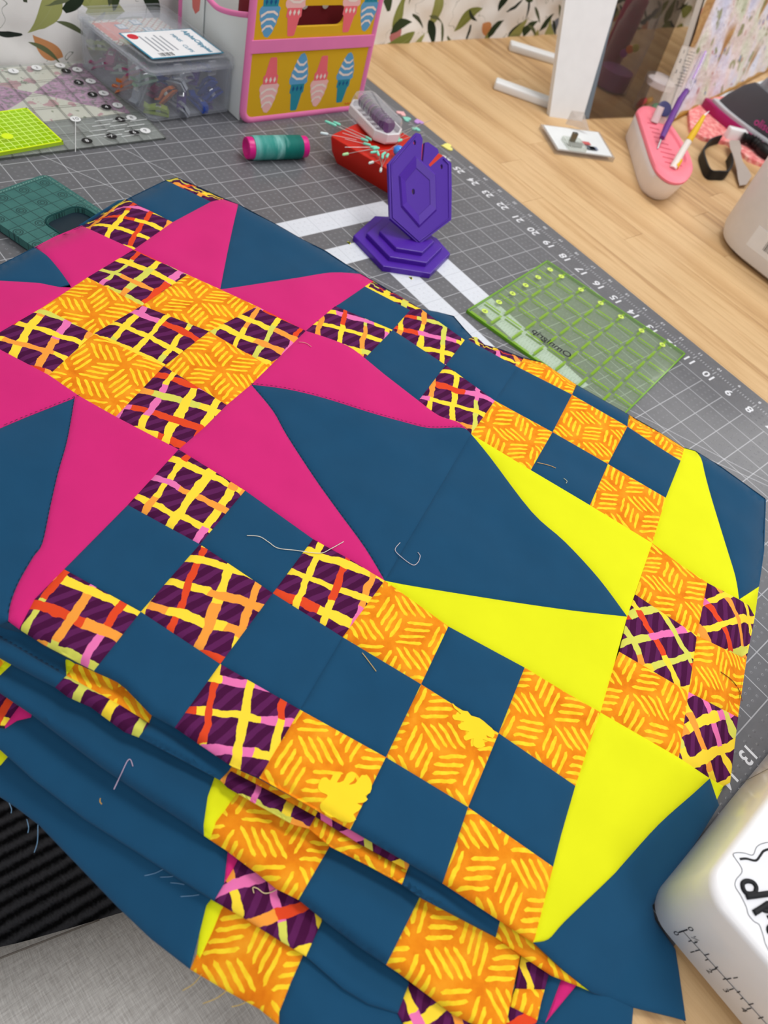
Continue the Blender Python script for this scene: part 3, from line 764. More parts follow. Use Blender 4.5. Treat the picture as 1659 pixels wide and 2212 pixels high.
def mat_build(nt, b):
    v = OBJ(); x, y, z = SEP(v)
    inb = (x > 0.98) * (x < 35.02) * (y > -0.02) * (y < 22.02)
    wid = 0.017
    lx = AB(FR(x + 0.5) - 0.5) < wid; ly = AB(FR(y + 0.5) - 0.5) < wid
    grid = MX(lx, ly) * inb
    dgl = MX(AB((x - 27.22) * -0.489 + (y - 14.74) * 0.872) < 0.018, AB((x - 8.47) * -0.4127 + (y - 3.63) * 0.911) < 0.018) * inb
    ext = lx * (y > -1.0) * (y < 0.0) * (y < -0.80) + ly * (x < 0.2) * (x > 0.0)
    tick = (AB(FR(x * 8) - 0.5) > 0.40) * (y > -1.12) * (y < -0.98) * (x > 0.0) * (x < 36.0)
    tick2 = (AB(FR(y * 8) - 0.5) > 0.40) * (x > -0.12) * (x < 0.02) * (y > -1.0) * (y < 23.0)
    # embossed dots, three by three in each square
    dx = FR(x * 4) - 0.5; dy = FR(y * 4) - 0.5
    onln = (AB(FR(x + 0.5) - 0.5) > 0.12) * (AB(FR(y + 0.5) - 0.5) > 0.12)
    dx = FR(x * 4 + 0.5) - 0.5; dy = FR(y * 4 + 0.5) - 0.5
    rr = SQ(dx * dx + dy * dy)
    rim = (rr < 0.17) * (rr > 0.09) * onln * inb
    # white printed frames
    f1 = MX((x > 23) * (x < 24) * (y > 5), (y > 5) * (y < 6) * (x > 12) * (x < 24)) * (y < 13)
    f2 = MX((x > 21) * (x < 22) * (y > 7), (y > 7) * (y < 8) * (x > 14) * (x < 22)) * (y < 11)
    fr = MX(f1, f2)
    n = NOISE(v, 3.0, 4)
    base = MIX(n, srgb(95, 96, 100), srgb(109, 110, 115))
    lines = MN(grid * 0.62 + dgl * 0.55 + tick * 0.75 + tick2 * 0.75 + ext * 0.7, 1.0)
    c = MIX(lines, base, srgb(196, 198, 204))
    c = MIX(rim * 0.20, c, srgb(190, 192, 200))
    wh = MIX(NOISE(v, 18, 3), srgb(206, 212, 222), srgb(226, 230, 238))
    wh = MIX(MX(grid * 0.22, rim * 0.10), wh, srgb(110, 115, 125))
    plug(b.inputs['Base Color'], MIX(fr, c, wh))
    plug(b.inputs['Normal'], BUMP(SS(rr, 0.20, 0.08) * onln, 0.35, 0.0006))
MATM = mat('cutting_mat_print', srgb(78, 79, 83), 0.34, mat_build, spec=0.45)
cmat = thing('cutting_mat', 'grey cutting mat with a one inch grid and white numbers under the quilt', 'cutting mat', (0, 0, TOP))
g = G(); g.prism(rrect(-0.74, 36.55, -1.74, 23.74, 0.3), TOP, 0.0, 0.02)
mo = part('mat_sheet', g, MATM, cmat)
NUM = mat('white_print', srgb(222, 224, 230), 0.5)
for n in range(8, 27):
    part('number', text_geo(str(n), 0.56, (n, -0.55, 0.003), (1, 0, 0), (0, 1, 0), bold=0.02), NUM, cmat)
for n in range(6, 26):
    part('small_number', text_geo(str(n), 0.22, (n, -1.38, 0.003), (1, 0, 0), (0, 1, 0), bold=0.01), NUM, cmat)
for n in (13, 14):
    part('number', text_geo(str(n), 0.56, (0.52, n - 1, 0.003), (0, 1, 0), (-1, 0, 0), bold=0.02), NUM, cmat)
for n in (7, 8, 9, 10):
    part('number', text_geo(str(n), 0.56, (n - 0.0, -0.55, 0.003), (1, 0, 0), (0, 1, 0), bold=0.02), NUM, cmat) if n == 7 else None

# floor
def carpet_build(nt, b):
    v = OBJ(); x, y, z = SEP(v)
    a = x * 0.995 - y * 0.10
    n = NOISE(v, 2.2, 4, 0.7); r = SN(a * 9.0 + n * 2.0) * 0.5 + 0.5
    k = r * 0.5 + NOISE(v, 9, 3) * 0.5
    plug(b.inputs['Base Color'], RAMP(k, [(0.3, srgb(20, 20, 22)), (0.7, srgb(84, 84, 88))]))
    plug(b.inputs['Normal'], BUMP(k, 0.8, 0.006))
CARP = mat('loop_carpet', srgb(36, 36, 38), 0.95, carpet_build, spec=0.1)
g = G(); g.box((10, 20, -28.25), (140, 160, 0.5)); fl = part('floor', g, CARP); fl['kind'] = 'structure'; fl['label'] = 'dark charcoal ribbed carpet floor'
WALLP = mat('painted_wall', srgb(214, 212, 208), 0.8)
g = G(); g.box((38.2, 0, 22), (1.0, 130, 100)); wl = part('wall_back', g, WALLP); wl['kind'] = 'structure'; wl['label'] = 'pale wall behind the floral hanging'
g = G(); g.box((37.55, 0, -26.0), (0.3, 130, 4)); bb = part('baseboard_back', g, WALLP); bb['kind'] = 'structure'

# floral quilted hanging on the wall
def leaf_layer(v2, scale, seed, length, width, stretch=1.0, density=1.0):
    """one scattered leaf per random cell: returns mask and the cell's random value"""
    nt = X.nt
    x, y, _ = SEP(v2)
    q = CMB(x + seed * 13.7, y + seed * 7.1)
    vo = nt.nodes.new('ShaderNodeTexVoronoi'); vo.voronoi_dimensions = '2D'; vo.inputs['Scale'].default_value = scale
    vo.inputs['Randomness'].default_value = 0.9
    nt.links.new(q, vo.inputs['Vector'])
    px, py, _ = SEP(vo.outputs['Position']); qx, qy, _ = SEP(q)
    cr = nt.nodes.new('ShaderNodeSeparateColor'); nt.links.new(vo.outputs['Color'], cr.inputs[0])
    r1 = X(cr.outputs[0]); r2 = X(cr.outputs[1]); r3 = X(cr.outputs[2])
    dx = qx - px; dy = qy - py
    ang = r1 * 6.283
    c = M('COSINE', ang); s = SN(ang)
    a = (dx * c + dy * s); b_ = (dy * c - dx * s) + a * a * 0.25
    t = a / length
    shape = width * (1 - t * t) * (1 + t * 0.45)
    m = (AB(b_) < shape) * (AB(t) < 1.0) * (r2 < density)
    vein = AB(b_) < 0.02
    return m, r3, vein
def floral_build(nt, b):
    v = UV()
    n = NOISE(v, 0.8, 3)
    c = MIX(n, srgb(236, 234, 230), srgb(248, 247, 246))
    x, y, _ = SEP(v)
    # fine grey grasses
    g1 = AB(SN(x * 1.3 + NOISE(v, 0.7, 2) * 9.0)) < 0.035
    c = MIX(g1 * (NOISE(v, 0.45, 1) > 0.52) * 0.8, c, srgb(110, 122, 108))
    m, r, vn = leaf_layer(v, 0.42, 4, 0.75, 0.34, density=0.40)
    c = MIX(m, c, RAMP(r, [(0, srgb(214, 150, 100)), (0.4, srgb(190, 120, 120)), (0.7, srgb(120, 126, 140))], True))
    m, r, vn = leaf_layer(v, 0.50, 1, 1.15, 0.42, density=0.62)
    lf = RAMP(r, [(0, srgb(146, 152, 84)), (0.5, srgb(120, 130, 66)), (0.8, srgb(164, 168, 104))])
    c = MIX(m, c, MIX(vn * 0.5, lf, srgb(170, 176, 120)))
    m, r, vn = leaf_layer(v, 0.62, 2, 0.85, 0.28, density=0.5)
    c = MIX(m, c, RAMP(r, [(0, srgb(34, 46, 36)), (1, srgb(70, 84, 52))]))
    m, r, vn = leaf_layer(v, 0.85, 3, 0.8, 0.10, density=0.55)
    c = MIX(m, c, RAMP(r, [(0, srgb(40, 48, 44)), (1, srgb(110, 118, 84))]))
    plug(b.inputs['Base Color'], c)
    plug(b.inputs['Normal'], BUMP(NOISE(v, 14, 2), 0.10, 0.001))
FLORAL = mat('floral_cotton', srgb(235, 235, 230), 0.85, floral_build, spec=0.15)
hang = thing('quilted_floral_hanging', 'white quilted wall hanging printed with green leaves behind the desk', 'wall hanging', (37.0, 0, -3))
g = G(); Vs = []; uvs = []; ny, nz = 190, 56
for j in range(nz + 1):
    for i in range(ny + 1):
        y = -48 + 72 * i / ny; z = -3 + 21 * j / nz
        a = (y * 0.9 + z * 0.5 + 0.5 * math.sin(z * 0.7)) / 2.6; b_ = (z * 0.9 - y * 0.45 + 0.5 * math.sin(y * 0.6)) / 2.6
        pu = abs(math.sin(math.pi * a)) ** 0.5 * abs(math.sin(math.pi * b_)) ** 0.5
        w = mnoise.noise(Vector((y * 0.8, z * 0.8, 2.0)))
        Vs.append((36.98 - 0.20 * pu - 0.10 * w, y, z)); uvs.append((y, z))
F = [(j * (ny + 1) + i, j * (ny + 1) + i + 1, (j + 1) * (ny + 1) + i + 1, (j + 1) * (ny + 1) + i) for j in range(nz) for i in range(ny)]
k = len(Vs); n1 = ny + 1
g.add(Vs, F); 
part('quilted_cloth', g, FLORAL, hang, smooth=True, uv=uvs)
g = G(); g.box((37.25, -12, 7.5), (0.3, 72, 21)); part('batting', g, WALLP, hang)
# ------------------------------------------------------------------ fabric storage bin
def simple(name, rgb, rough=0.6, **k): return mat(name, srgb(*rgb), rough, **k)
PINKB = cloth('pink_binding', srgb(236, 128, 182), 0.08, 0.1)
WHITEC = cloth('white_canvas', srgb(226, 230, 228), 0.03, 0.1)
MUST = cloth('mustard_canvas', srgb(224, 176, 28), 0.05, 0.1, w=0.3)
def buv(V, a, b): return [(p[a], p[b]) for p in V]
FB, VL, VR, HB = 30.9, 7.6, 0.95, 6.0
bin_ = thing('fabric_storage_bin', 'yellow and white fabric bin with ice cream print and pink binding', 'storage bin', ((FB + 36) / 2, (VL + VR) / 2, 0.0))
W = VL - VR
outer = rrect(0, W, 0, HB, 0.45); hole = rrect(2.0, 4.75, 3.72, 4.5, 0.36)
g = plate(outer, [hole], (FB, VL, 0.0), (0, -1, 0), (0, 0, 1), 0.14)
part('front_panel', g, MUST, bin_, uv=buv(g.v, 1, 2))
g = plate(rrect(0, W, 0, HB, 0.45), [], (36.0, VL, 0.0), (0, -1, 0), (0, 0, 1), 0.14); part('back_panel', g, WHITEC, bin_, uv=buv(g.v, 1, 2))
def side_panel(v0):
    top = [(FB + 0.1, 4.1), (FB + 0.8, 3.85), (FB + 1.8, 3.55), (33.5, 3.45), (34.6, 3.7), (35.4, 4.2), (35.95, 5.0)]
    poly = [(FB + 0.1, 0.03), (35.95, 0.03)] + top[::-1]
    g = plate([(x - FB, z) for x, z in poly], [], (FB, v0, 0), (1, 0, 0), (0, 0, 1), 0.12); return g, top
for v0 in (VL - 0.02, VR + 0.14):
    g, top = side_panel(v0); part('side_panel', g, WHITEC, bin_, uv=buv(g.v, 0, 2))
    g = G(); g.tube([(x, v0 - 0.06, z) for x, z in smooth_poly(top, 4, False)], 0.11, 8); part('side_binding', g, PINKB, bin_, smooth=True, uv=buv(g.v, 0, 2))
g = G(); g.box((33.45, (VL + VR) / 2, 0.08), (4.9, W - 0.2, 0.12)); part('bottom_panel', g, WHITEC, bin_, uv=buv(g.v, 0, 1))
def rim(poly, u, name, r=0.13, m=PINKB):
    L = [(u, VL - a, z) for a, z in poly]; g = G()
    P = [np.array(p) for p in L]; n = len(P); R = []
    for i in range(n):
        t = P[(i + 1) % n] - P[i - 1]; t /= np.linalg.norm(t); a = np.cross(t, [1.0, 0, 0]); a /= np.linalg.norm(a)
        R.append([P[i] + r * (math.cos(q) * a * 1.3 + math.sin(q) * np.array([1.0, 0, 0])) for q in [2 * math.pi * k / 8 for k in range(8)]])
    R.append(R[0]); g.rings(R, True, False, False); return part(name, g, m, bin_, smooth=True, uv=buv(g.v, 1, 2))
rim(rrect(0.08, W - 0.08, 0.10, HB - 0.1, 0.45, 6), FB - 0.07, 'front_binding')
rim(rrect(0.08, W - 0.08, 0.10, HB - 0.1, 0.45, 6), 35.93, 'back_binding')
g = G(); g.box((FB - 0.18, (VL + VR) / 2, 3.07), (0.05, W - 0.15, 0.5), bev=0.015); part('elastic_band', g, PINKB, bin_, uv=buv(g.v, 1, 2))
INK = {k: simple('print_' + k, c, 0.85) for k, c in dict(salmon=(244, 110, 120), coral=(226, 78, 84), blush=(246, 190, 186), cream=(244, 226, 216), sky=(98, 164, 206), teal=(40, 140, 160), deep=(22, 88, 140), red=(206, 44, 44)).items()}
def on_front(pts, lift): return [(FB - 0.14 - lift, VL - a, z) for a, z in pts]
def ice_cream(ac, z0, z1, flip, blue, w=0.42):
    H = z1 - z0
    def tr(pts): return [(ac + x + 0.10 * ((y if not flip else 1 - y) - 0.5), z0 + (y if not flip else 1 - y) * H) for x, y in pts]
    cone, band, sw, st, dia = ('teal', 'sky', 'sky', 'cream', 'deep') if blue else ('salmon', 'coral', 'blush', 'cream', 'coral')
    swirl = [(-w * 0.9, 0.46)]
    for k, y in enumerate(np.linspace(0.5, 0.98, 9)):
        rr = w * (1.0 - ((y - 0.5) / 0.52) ** 1.7) + 0.05; swirl.append((-rr * (1.0 + 0.08 * (k % 2)), y))
    swirl.append((0.06, 1.0))
    for k, y in enumerate(np.linspace(0.95, 0.5, 8)):
        rr = w * (1.0 - ((y - 0.5) / 0.56) ** 1.9) + 0.04; swirl.append((rr * (1.0 + 0.08 * (k % 2)), y))
    swirl.append((w * 0.9, 0.46))
    part('printed_swirl', flat(on_front(tr(swirl), 0.004)), INK[sw], bin_)
    for y in (0.56, 0.68, 0.80):
        rr = w * (1.0 - ((y - 0.5) / 0.54) ** 1.8)
        S = [(-rr * 0.98, y + 0.05), (-rr * 0.3, y - 0.015), (rr * 0.5, y - 0.02), (rr * 0.98, y + 0.035), (rr * 0.98, y + 0.075), (rr * 0.4, y + 0.02), (-rr * 0.3, y + 0.025), (-rr * 0.95, y + 0.10)]
        part('printed_stripe', flat(on_front(tr(S), 0.008)), INK[st], bin_)
    part('printed_cone', flat(on_front(tr([(-w * 0.85, 0.47), (-w * 0.9, 0.33), (-w * 0.7, 0.30), (-w * 0.42, 0.02), (-w * 0.3, 0.0), (w * 0.3, 0.0), (w * 0.42, 0.02), (w * 0.7, 0.30), (w * 0.9, 0.33), (w * 0.85, 0.47)]), 0.006)), INK[cone], bin_)
    for x in (-0.5, 0.0, 0.5):
        part('printed_diamond', flat(on_front(tr([(w * x, 0.34), (w * (x + 0.16), 0.395), (w * x, 0.45), (w * (x - 0.16), 0.395)]), 0.010)), INK[dia if blue else 'cream'], bin_)
ice_cream(1.25, 0.35, 2.62, True, False); ice_cream(2.75, 0.32, 2.72, False, True); ice_cream(3.95, 0.38, 2.55, True, False); ice_cream(5.35, 0.45, 2.62, False, True)
ice_cream(0.85, 3.38, 5.5, True, True); ice_cream(2.05, 3.4, 5.6, False, False); ice_cream(4.95, 3.45, 5.6, False, False); ice_cream(6.0, 3.45, 5.6, True, True)
g = G(); g.tube([(FB - 0.15, 1.95 - 0.05 * k, 0.36 + 0.045 * math.sin(k * 1.9)) for k in range(16)], 0.012, 4); part('printed_signature', g, INK['red'], bin_)
g = G(); g.box((34.6, VL + 0.06, 3.3), (1.2, 0.03, 2.6)); tg = part('stitched_tag', g, WHITEC, bin_, uv=buv(g.v, 0, 2))
part('printed_shape', flat([(34.6 + x, VL + 0.08, 3.0 + y) for x, y in [(-0.35, 0.4), (-0.3, -0.1), (0, -0.35), (0.25, -0.2), (0.35, 0.5), (0.2, 1.4), (-0.2, 1.4)]]), simple('tag_red', (222, 120, 112), 0.8), tg)
rr_ = thing('red_dotted_roll', 'dark red pouch with white dots inside the fabric bin', 'pouch', (32.3, 4.2, 0.15))
g = G(); g.box((32.3, 4.2, 2.6), (1.2, 5.4, 4.9), bev=0.3); part('pouch_body', g, simple('maroon_cloth', (120, 24, 36), 0.7), rr_, smooth=40)
for v in (5.35, 4.35, 3.25):
    g = G(); g.lathe((31.69, v, 4.15), (-1, 0, 0), [(0.17, 0), (0.17, 0.02)], 16); part('white_dot', g, simple('white_plastic', (236, 238, 240), 0.45), rr_)

# ------------------------------------------------------------------ clear box of sewing clips
CLEARB = clear_mat('clear_box_plastic', (0.98, 0.985, 0.99, 1), 0.03, 0.10, srgb(214, 218, 228))
box = thing('clear_plastic_box', 'clear hinged plastic box full of coloured sewing clips with a white label on its lid', 'box', (34, 9.9, 0.11))
BO = np.array([31.45, 11.45, 0.11]); BX = np.array([0.045, -0.999, 0]); BY = np.array([0.992, 0.125, 0]); BZ = np.array([0, 0, 1.0])
BWd, BDp, BH = 3.85, 4.85, 1.85
def bpt(x, y, z): return BO + BX * x + BY * y + BZ * z
def bbox(x0, x1, y0, y1, z0, z1, bev=0.0): 
    return G().box(bpt((x0 + x1) / 2, (y0 + y1) / 2, (z0 + z1) / 2), (x1 - x0, y1 - y0, z1 - z0), (BX, BY, BZ), bev)
def tub(x0, x1, y0, y1, z0, z1, t, r, floor=True):
    o = [bpt(x, y, 0)[:2] for x, y in rrect(x0, x1, y0, y1, r)]; i = [bpt(x, y, 0)[:2] for x, y in rrect(x0 + t, x1 - t, y0 + t, y1 - t, r)]
    zb = BO[2]
    R = [[(*p, z0 + zb) for p in o], [(*p, z1 + zb) for p in o], [(*p, z1 + zb) for p in i], [(*p, z0 + t + zb) for p in i]]
    return G().rings(R, True, True, True)
part('tub', tub(0, BWd, 0, BDp, 0, BH, 0.06, 0.25), CLEARB, box, smooth=40)
part('rim', tub(-0.07, BWd + 0.07, -0.07, BDp + 0.07, BH - 0.06, BH + 0.06, 0.10, 0.27), CLEARB, box, smooth=40)
LIDM = clear_mat('clear_lid_plastic', (0.985, 0.985, 0.99, 1), 0.015, 0.08, srgb(220, 224, 232), 0.3)
lid = part('lid', G().rings([[(*bpt(x, y, 0)[:2], BO[2] + z) for x, y in rrect(a, BWd - a, a, BDp - a, 0.27)] for a, z in ((-0.05, BH + 0.08), (-0.05, BH + 0.30), (0.0, BH + 0.36), (0.12, BH + 0.36), (0.16, BH + 0.30))], True, False, True), LIDM, box, smooth=40)
for x in (0.95, 2.55): part('hinge_tab', bbox(x, x + 0.35, -0.11, 0.0, BH - 0.25, BH + 0.3, 0.03), CLEARB, box)
for y in (0.6, 3.6): part('latch', bbox(-0.14, -0.05, y, y + 0.7, BH - 0.75, BH + 0.2, 0.04), CLEARB, box)
CARD = simple('white_card', (238, 240, 244), 0.5); CARDT = simple('teal_ink', (58, 140, 170), 0.6); INKB = simple('black_ink', (22, 24, 28), 0.6); REDK = simple('red_ink', (206, 40, 56), 0.6)
zl = BH + 0.375
def lidq(x0, x1, y0, y1, z, name, m, par): return part(name, bbox(x0, x1, y0, y1, z, z + 0.012), m, par)
lab = lidq(0.25, 3.55, 0.30, 2.45, zl, 'label_card', CARDT, box)
lidq(0.32, 3.48, 0.36, 2.40, zl + 0.006, 'label_face', CARD, lab)
def lid_text(s, x, y, size, m, ax=1, bold=0.0):
    ex, ey = (BY * -1, BX) if ax == 0 else (BX, BY)
    return part('lettering', text_geo(s, size, bpt(x, y, zl + 0.028), ex, ey, bold=bold), m, lab)
lid_text('AlphaClippies', 3.05, 1.35, 0.34, CARDT, 0, 0.02)
lid_text('MINIS', 2.35, 1.75, 0.26, CARDT, 0); lid_text('CLIPS', 2.25, 0.85, 0.26, CARDT, 0)
for k in range(5): part('text_line', bbox(0.85 + 0.22 * k, 0.92 + 0.22 * k, 0.8, 2.1 - 0.1 * (k % 3), zl + 0.018, zl + 0.021), simple('grey_ink', (150, 156, 166), 0.6), lab)
for k in range(9): part('barcode_bar', bbox(0.75 + 0.07 * k, 0.75 + 0.07 * k + (0.02, 0.035, 0.05)[k % 3], 0.42, 0.68, zl + 0.018, zl + 0.022), INKB, lab)
g = G(); g.lathe(bpt(0.62, 2.08, zl + 0.016), (0, 0, 1), [(0.22, 0), (0.22, 0.005)], 20); part('red_dot', g, REDK, lab)
# folded fabric sheet seen under the lid
def check_build(nt, b):
    v = OBJ(); x, y, z = SEP(v)
    c = MIX(NOISE(v, 6, 2), srgb(214, 206, 194), srgb(236, 230, 220))
    c = MIX(AB(FR((x + y) * 3.2) - 0.5) < 0.12, c, srgb(190, 96, 84))
    c = MIX(AB(FR((x - y) * 3.2) - 0.5) < 0.10, c, srgb(96, 140, 90))
    plug(b.inputs['Base Color'], c)
fab = thing('printed_insert', 'printed card insert with numbers under the clear box lid', 'card', bpt(1.9, 3.6, 1.7))
part('card_sheet', bbox(0.3, 3.5, 2.5, 4.6, 1.74, 1.76), mat('insert_print', srgb(220, 214, 204), 0.7, check_build), fab)
part('orange_panel', bbox(0.35, 1.5, 2.9, 4.4, 1.762, 1.768), simple('orange_gingham', (222, 96, 48), 0.8), fab)
part('green_panel', bbox(0.6, 1.5, 2.5, 3.0, 1.764, 1.77), simple('olive_panel', (150, 156, 72), 0.8), fab)
for s, x, y in (('1', 1.35, 3.95), ('2', 1.8, 2.85), ('8', 2.35, 3.55), ('6', 2.8, 2.75), ('5', 3.1, 3.4), ('7', 2.2, 4.25)):
    q = part('number_tile', bbox(x - 0.2, x + 0.2, y - 0.2, y + 0.2, 1.77, 1.785), CARDT, fab)
    part('tile_face', bbox(x - 0.15, x + 0.15, y - 0.15, y + 0.15, 1.778, 1.79), CARD, q)
    part('lettering', text_geo(s, 0.26, bpt(x, y, 1.795), BX, BY), CARDT, q)
CLIPC = dict(orange=(240, 130, 40), purple=(86, 50, 140), blue=(44, 84, 190), green=(176, 196, 96), magenta=(176, 60, 120), grey=(170, 176, 186), clear_green=(150, 180, 160))
CM = {}
for k, c in CLIPC.items(): CM[k] = clear_mat('clip_' + k, tuple(0.5 + 0.5 * x for x in srgb(*c)[:3]) + (1,), 0.55, 0.15, srgb(*c))
STEEL = simple('steel', (196, 198, 202), 0.28, metal=1.0, spec=0.5)
def clip(pos, yaw, pitch, roll, col):
    R_ = np.array(Matrix.Rotation(yaw, 3, 'Z') @ Matrix.Rotation(pitch, 3, 'Y') @ Matrix.Rotation(roll, 3, 'X'))
    P = bpt(*pos); A = R_.T
    words = col.replace('_', ' ')
    where = ('upper ' if pos[2] > 0.62 else 'lower ') + ('front ' if pos[1] < 1.0 else 'middle ' if pos[1] < 2.8 else 'back ') + ('left' if pos[0] < 0.8 else 'centre left' if pos[0] < 1.6 else 'centre right' if pos[0] < 2.7 else 'right')
    t = thing('sewing_clip', f'{words} plastic sewing clip at the {where} inside the clear box', 'sewing clip', P, 'clips in the clear box')
    loc = lambda x, y, z: P + R_ @ np.array([x, y, z])
    g = G()
    prof = [(-0.5, 0.02), (-0.5, 0.09), (-0.1, 0.12), (0.42, 0.10), (0.5, 0.02)]
    g.rings([[loc(x, s, z) for x, z in prof] for s in (-0.18, 0.18)]); part('base_jaw', g, CM[col], t)
    g = G(); prof = [(-0.5, 0.13), (-0.42, 0.30), (-0.05, 0.36), (0.30, 0.24), (0.48, 0.34), (0.5, 0.28), (0.32, 0.16), (-0.1, 0.24), (-0.38, 0.2)]
    g.rings([[loc(x, s, z) for x, z in prof] for s in (-0.17, 0.17)]); part('top_jaw', g, CM[col], t)
    g = G(); g.box(loc(-0.08, 0, 0.2), (0.22, 0.24, 0.36), R_.T, 0.04); part('spring', g, STEEL, t)
crng = random.Random(11)
for pos, yaw, pitch, roll, col in [((0.55, 0.45, 0.05), 1.0, 0, 0, 'green'), ((1.15, 0.5, 0.55), 0.6, 0.9, 0.2, 'orange'), ((1.85, 0.6, 0.35), 2.6, 0.6, 0.1, 'purple'), ((2.5, 0.5, 0.15), 0.3, -0.3, 0.2, 'blue'), ((3.1, 0.6, 0.7), 0.5, 0.9, 0.5, 'blue'), ((2.0, 0.7, 1.0), 1.2, 0.5, 0.2, 'grey'), ((2.6, 0.8, 1.15), 2.4, 0.3, 0.1, 'purple'), ((0.35, 1.2, 0.5), 2.0, 0.9, 0, 'grey'), ((0.4, 1.9, 0.6), 1.2, 0.5, 0.2, 'orange'), ((0.45, 2.6, 0.6), 0.3, 0.4, 0.1, 'clear_green'), ((0.5, 3.3, 0.75), 2.4, 0.3, 0.1, 'magenta'), ((1.0, 3.9, 0.5), 1.0, -0.3, 0.2, 'magenta'), ((0.6, 4.3, 0.8), 0.5, 0.3, 0, 'green'), ((2.2, 2.0, 0.3), 0.4, 0.2, 0, 'blue'), ((1.4, 1.6, 0.2), 1.9, 0.0, 0, 'magenta'), ((3.0, 3.0, 0.3), 1.4, 0.1, 0.2, 'purple'), ((3.1, 0.7, 0.05), 2.9, 0, 0, 'purple'), ((2.0, 3.4, 0.5), 2.5, 0.3, 0.2, 'clear_green'), ((1.45, 0.35, 0.15), 0.2, 0.0, 0.9, 'grey'), ((3.3, 0.5, 0.35), 1.6, 0.5, 0.3, 'blue'), ((1.35, 0.4, 1.05), 0.1, 0.3, 1.1, 'grey'), ((3.15, 1.3, 1.1), 0.7, 0.2, 0.3, 'blue'), ((0.35, 0.9, 1.05), 1.5, 0.2, 0.2, 'clear_green'), ((0.4, 1.5, 1.15), 1.4, 0.3, 0.5, 'magenta'), ((0.45, 3.9, 0.25), 1.5, 0.1, 0.6, 'magenta'), ((0.4, 2.2, 0.15), 1.5, 0.2, 0.6, 'orange')]:
    clip(pos, yaw, pitch, roll, col)

# ------------------------------------------------------------------ rulers lying on the mat
def ruled(name, tint, haze, line, amount, per=1.0, lw=0.02, sub=0, rough=0.1, la=0.9):
    if name in MATS: return MATS[name]
    m = clear_mat(name, tint, amount, rough, haze); nt = m.node_tree; X.nt = nt
    b = nt.nodes['Principled BSDF']; mx = [n for n in nt.nodes if n.type == 'MIX_SHADER'][0]
    v = UV(); x, y, z = SEP(v)
    gx = AB(FR(x / per + 0.5) - 0.5); gy = AB(FR(y / per + 0.5) - 0.5)
    k = MX(gx < lw / per, gy < lw / per)
    if sub:
        k = MX((gx < lw / per) * (gy > 0.13), (gy < lw / per) * (gx > 0.13))
        d = MX((AB(FR(x * sub + 0.5) - 0.5) < 0.05) * (AB(FR(y * 2) - 0.5) < 0.22), 0.0)
        k = MX(k, d * 0.6)
    plug(b.inputs['Base Color'], MIX(k, haze, line))
    old = mx.inputs[0].links[0].from_socket
    plug(mx.inputs[0], MX(X(old), k * la)); return m
def slab(corner, ex, ey, w, h, z0, z1, r, bev=0.015):
    poly = [np.array(corner) + np.array(ex) * x + np.array(ey) * y for x, y in rrect(0, w, 0, h, r, 4)]
    g = G(); g.prism(poly, z0, z1, bev); 
    ex_ = np.array(ex); ey_ = np.array(ey)
    uv = [((np.array(p[:2]) - corner) @ ex_, (np.array(p[:2]) - corner) @ ey_) for p in g.v]
    return g, uv
# green-lined ruler half under the quilt edge
c1 = bp(1180, 567)[:2]; c2 = bp(1478, 768)[:2]; c3 = bp(990, 665)[:2]
ex = (c2 - c1) / np.linalg.norm(c2 - c1); ey = np.array([-ex[1], ex[0]]); ey = ey if ey @ (c3 - c1) > 0 else -ey
orl = thing('green_quilting_ruler', 'clear acrylic ruler with bright green grid lines beside the quilt edge', 'ruler', (*((c1 + c2 + c3) / 3), 0.005))
LW, LH = np.linalg.norm(c2 - c1), 6.1
GRN = ruled('green_line_acrylic', (0.95, 0.98, 0.93, 1), srgb(170, 190, 160), srgb(132, 176, 28), 0.03, 1.0, 0.05, 8, la=0.80)
g, uv = slab(c1, ex, ey, LW, LH, 0.005, 0.115, 0.06); part('acrylic_plate', g, GRN, orl, uv=uv)
EDGE = clear_mat('green_edge', (0.7, 0.9, 0.4, 1), 0.55, 0.15, srgb(130, 190, 40))
for a, b_, w, h in ((0, 0, LW, 0.05), (0, LH - 0.05, LW, 0.05), (0, 0, 0.05, LH), (LW - 0.05, 0, 0.05, LH)):
    g, _ = slab(c1 + ex * a + ey * b_, ex, ey, w, h, 0.004, 0.118, 0.01, 0); part('lit_edge', g, EDGE, orl)
LIME = simple('lime_print', (206, 232, 96), 0.5)
for k in range(1, 7):
    for (a, b_) in ((k + 0.0, 0.45), (0.45, k - 0.5)):
        if a < LW and b_ < LH:
            p = c1 + ex * a + ey * b_; g = G(); g.lathe((p[0], p[1], 0.119), (0, 0, 1), [(0.13, 0), (0.13, 0.003)], 14); q = part('number_dot', g, LIME, orl)
            part('lettering', text_geo(str(k), 0.2, (p[0], p[1], 0.124), (*(-ex), 0), (*(-ey), 0)), simple('olive_ink', (70, 96, 24), 0.6), q)
p = c1 + ex * 3.1 + ey * 4.72
part('lettering', text_geo('Omnigrip', 0.46, (p[0], p[1], 0.121), (*(-ex), 0), (*(-ey), 0), bold=0.012), INKB, orl)

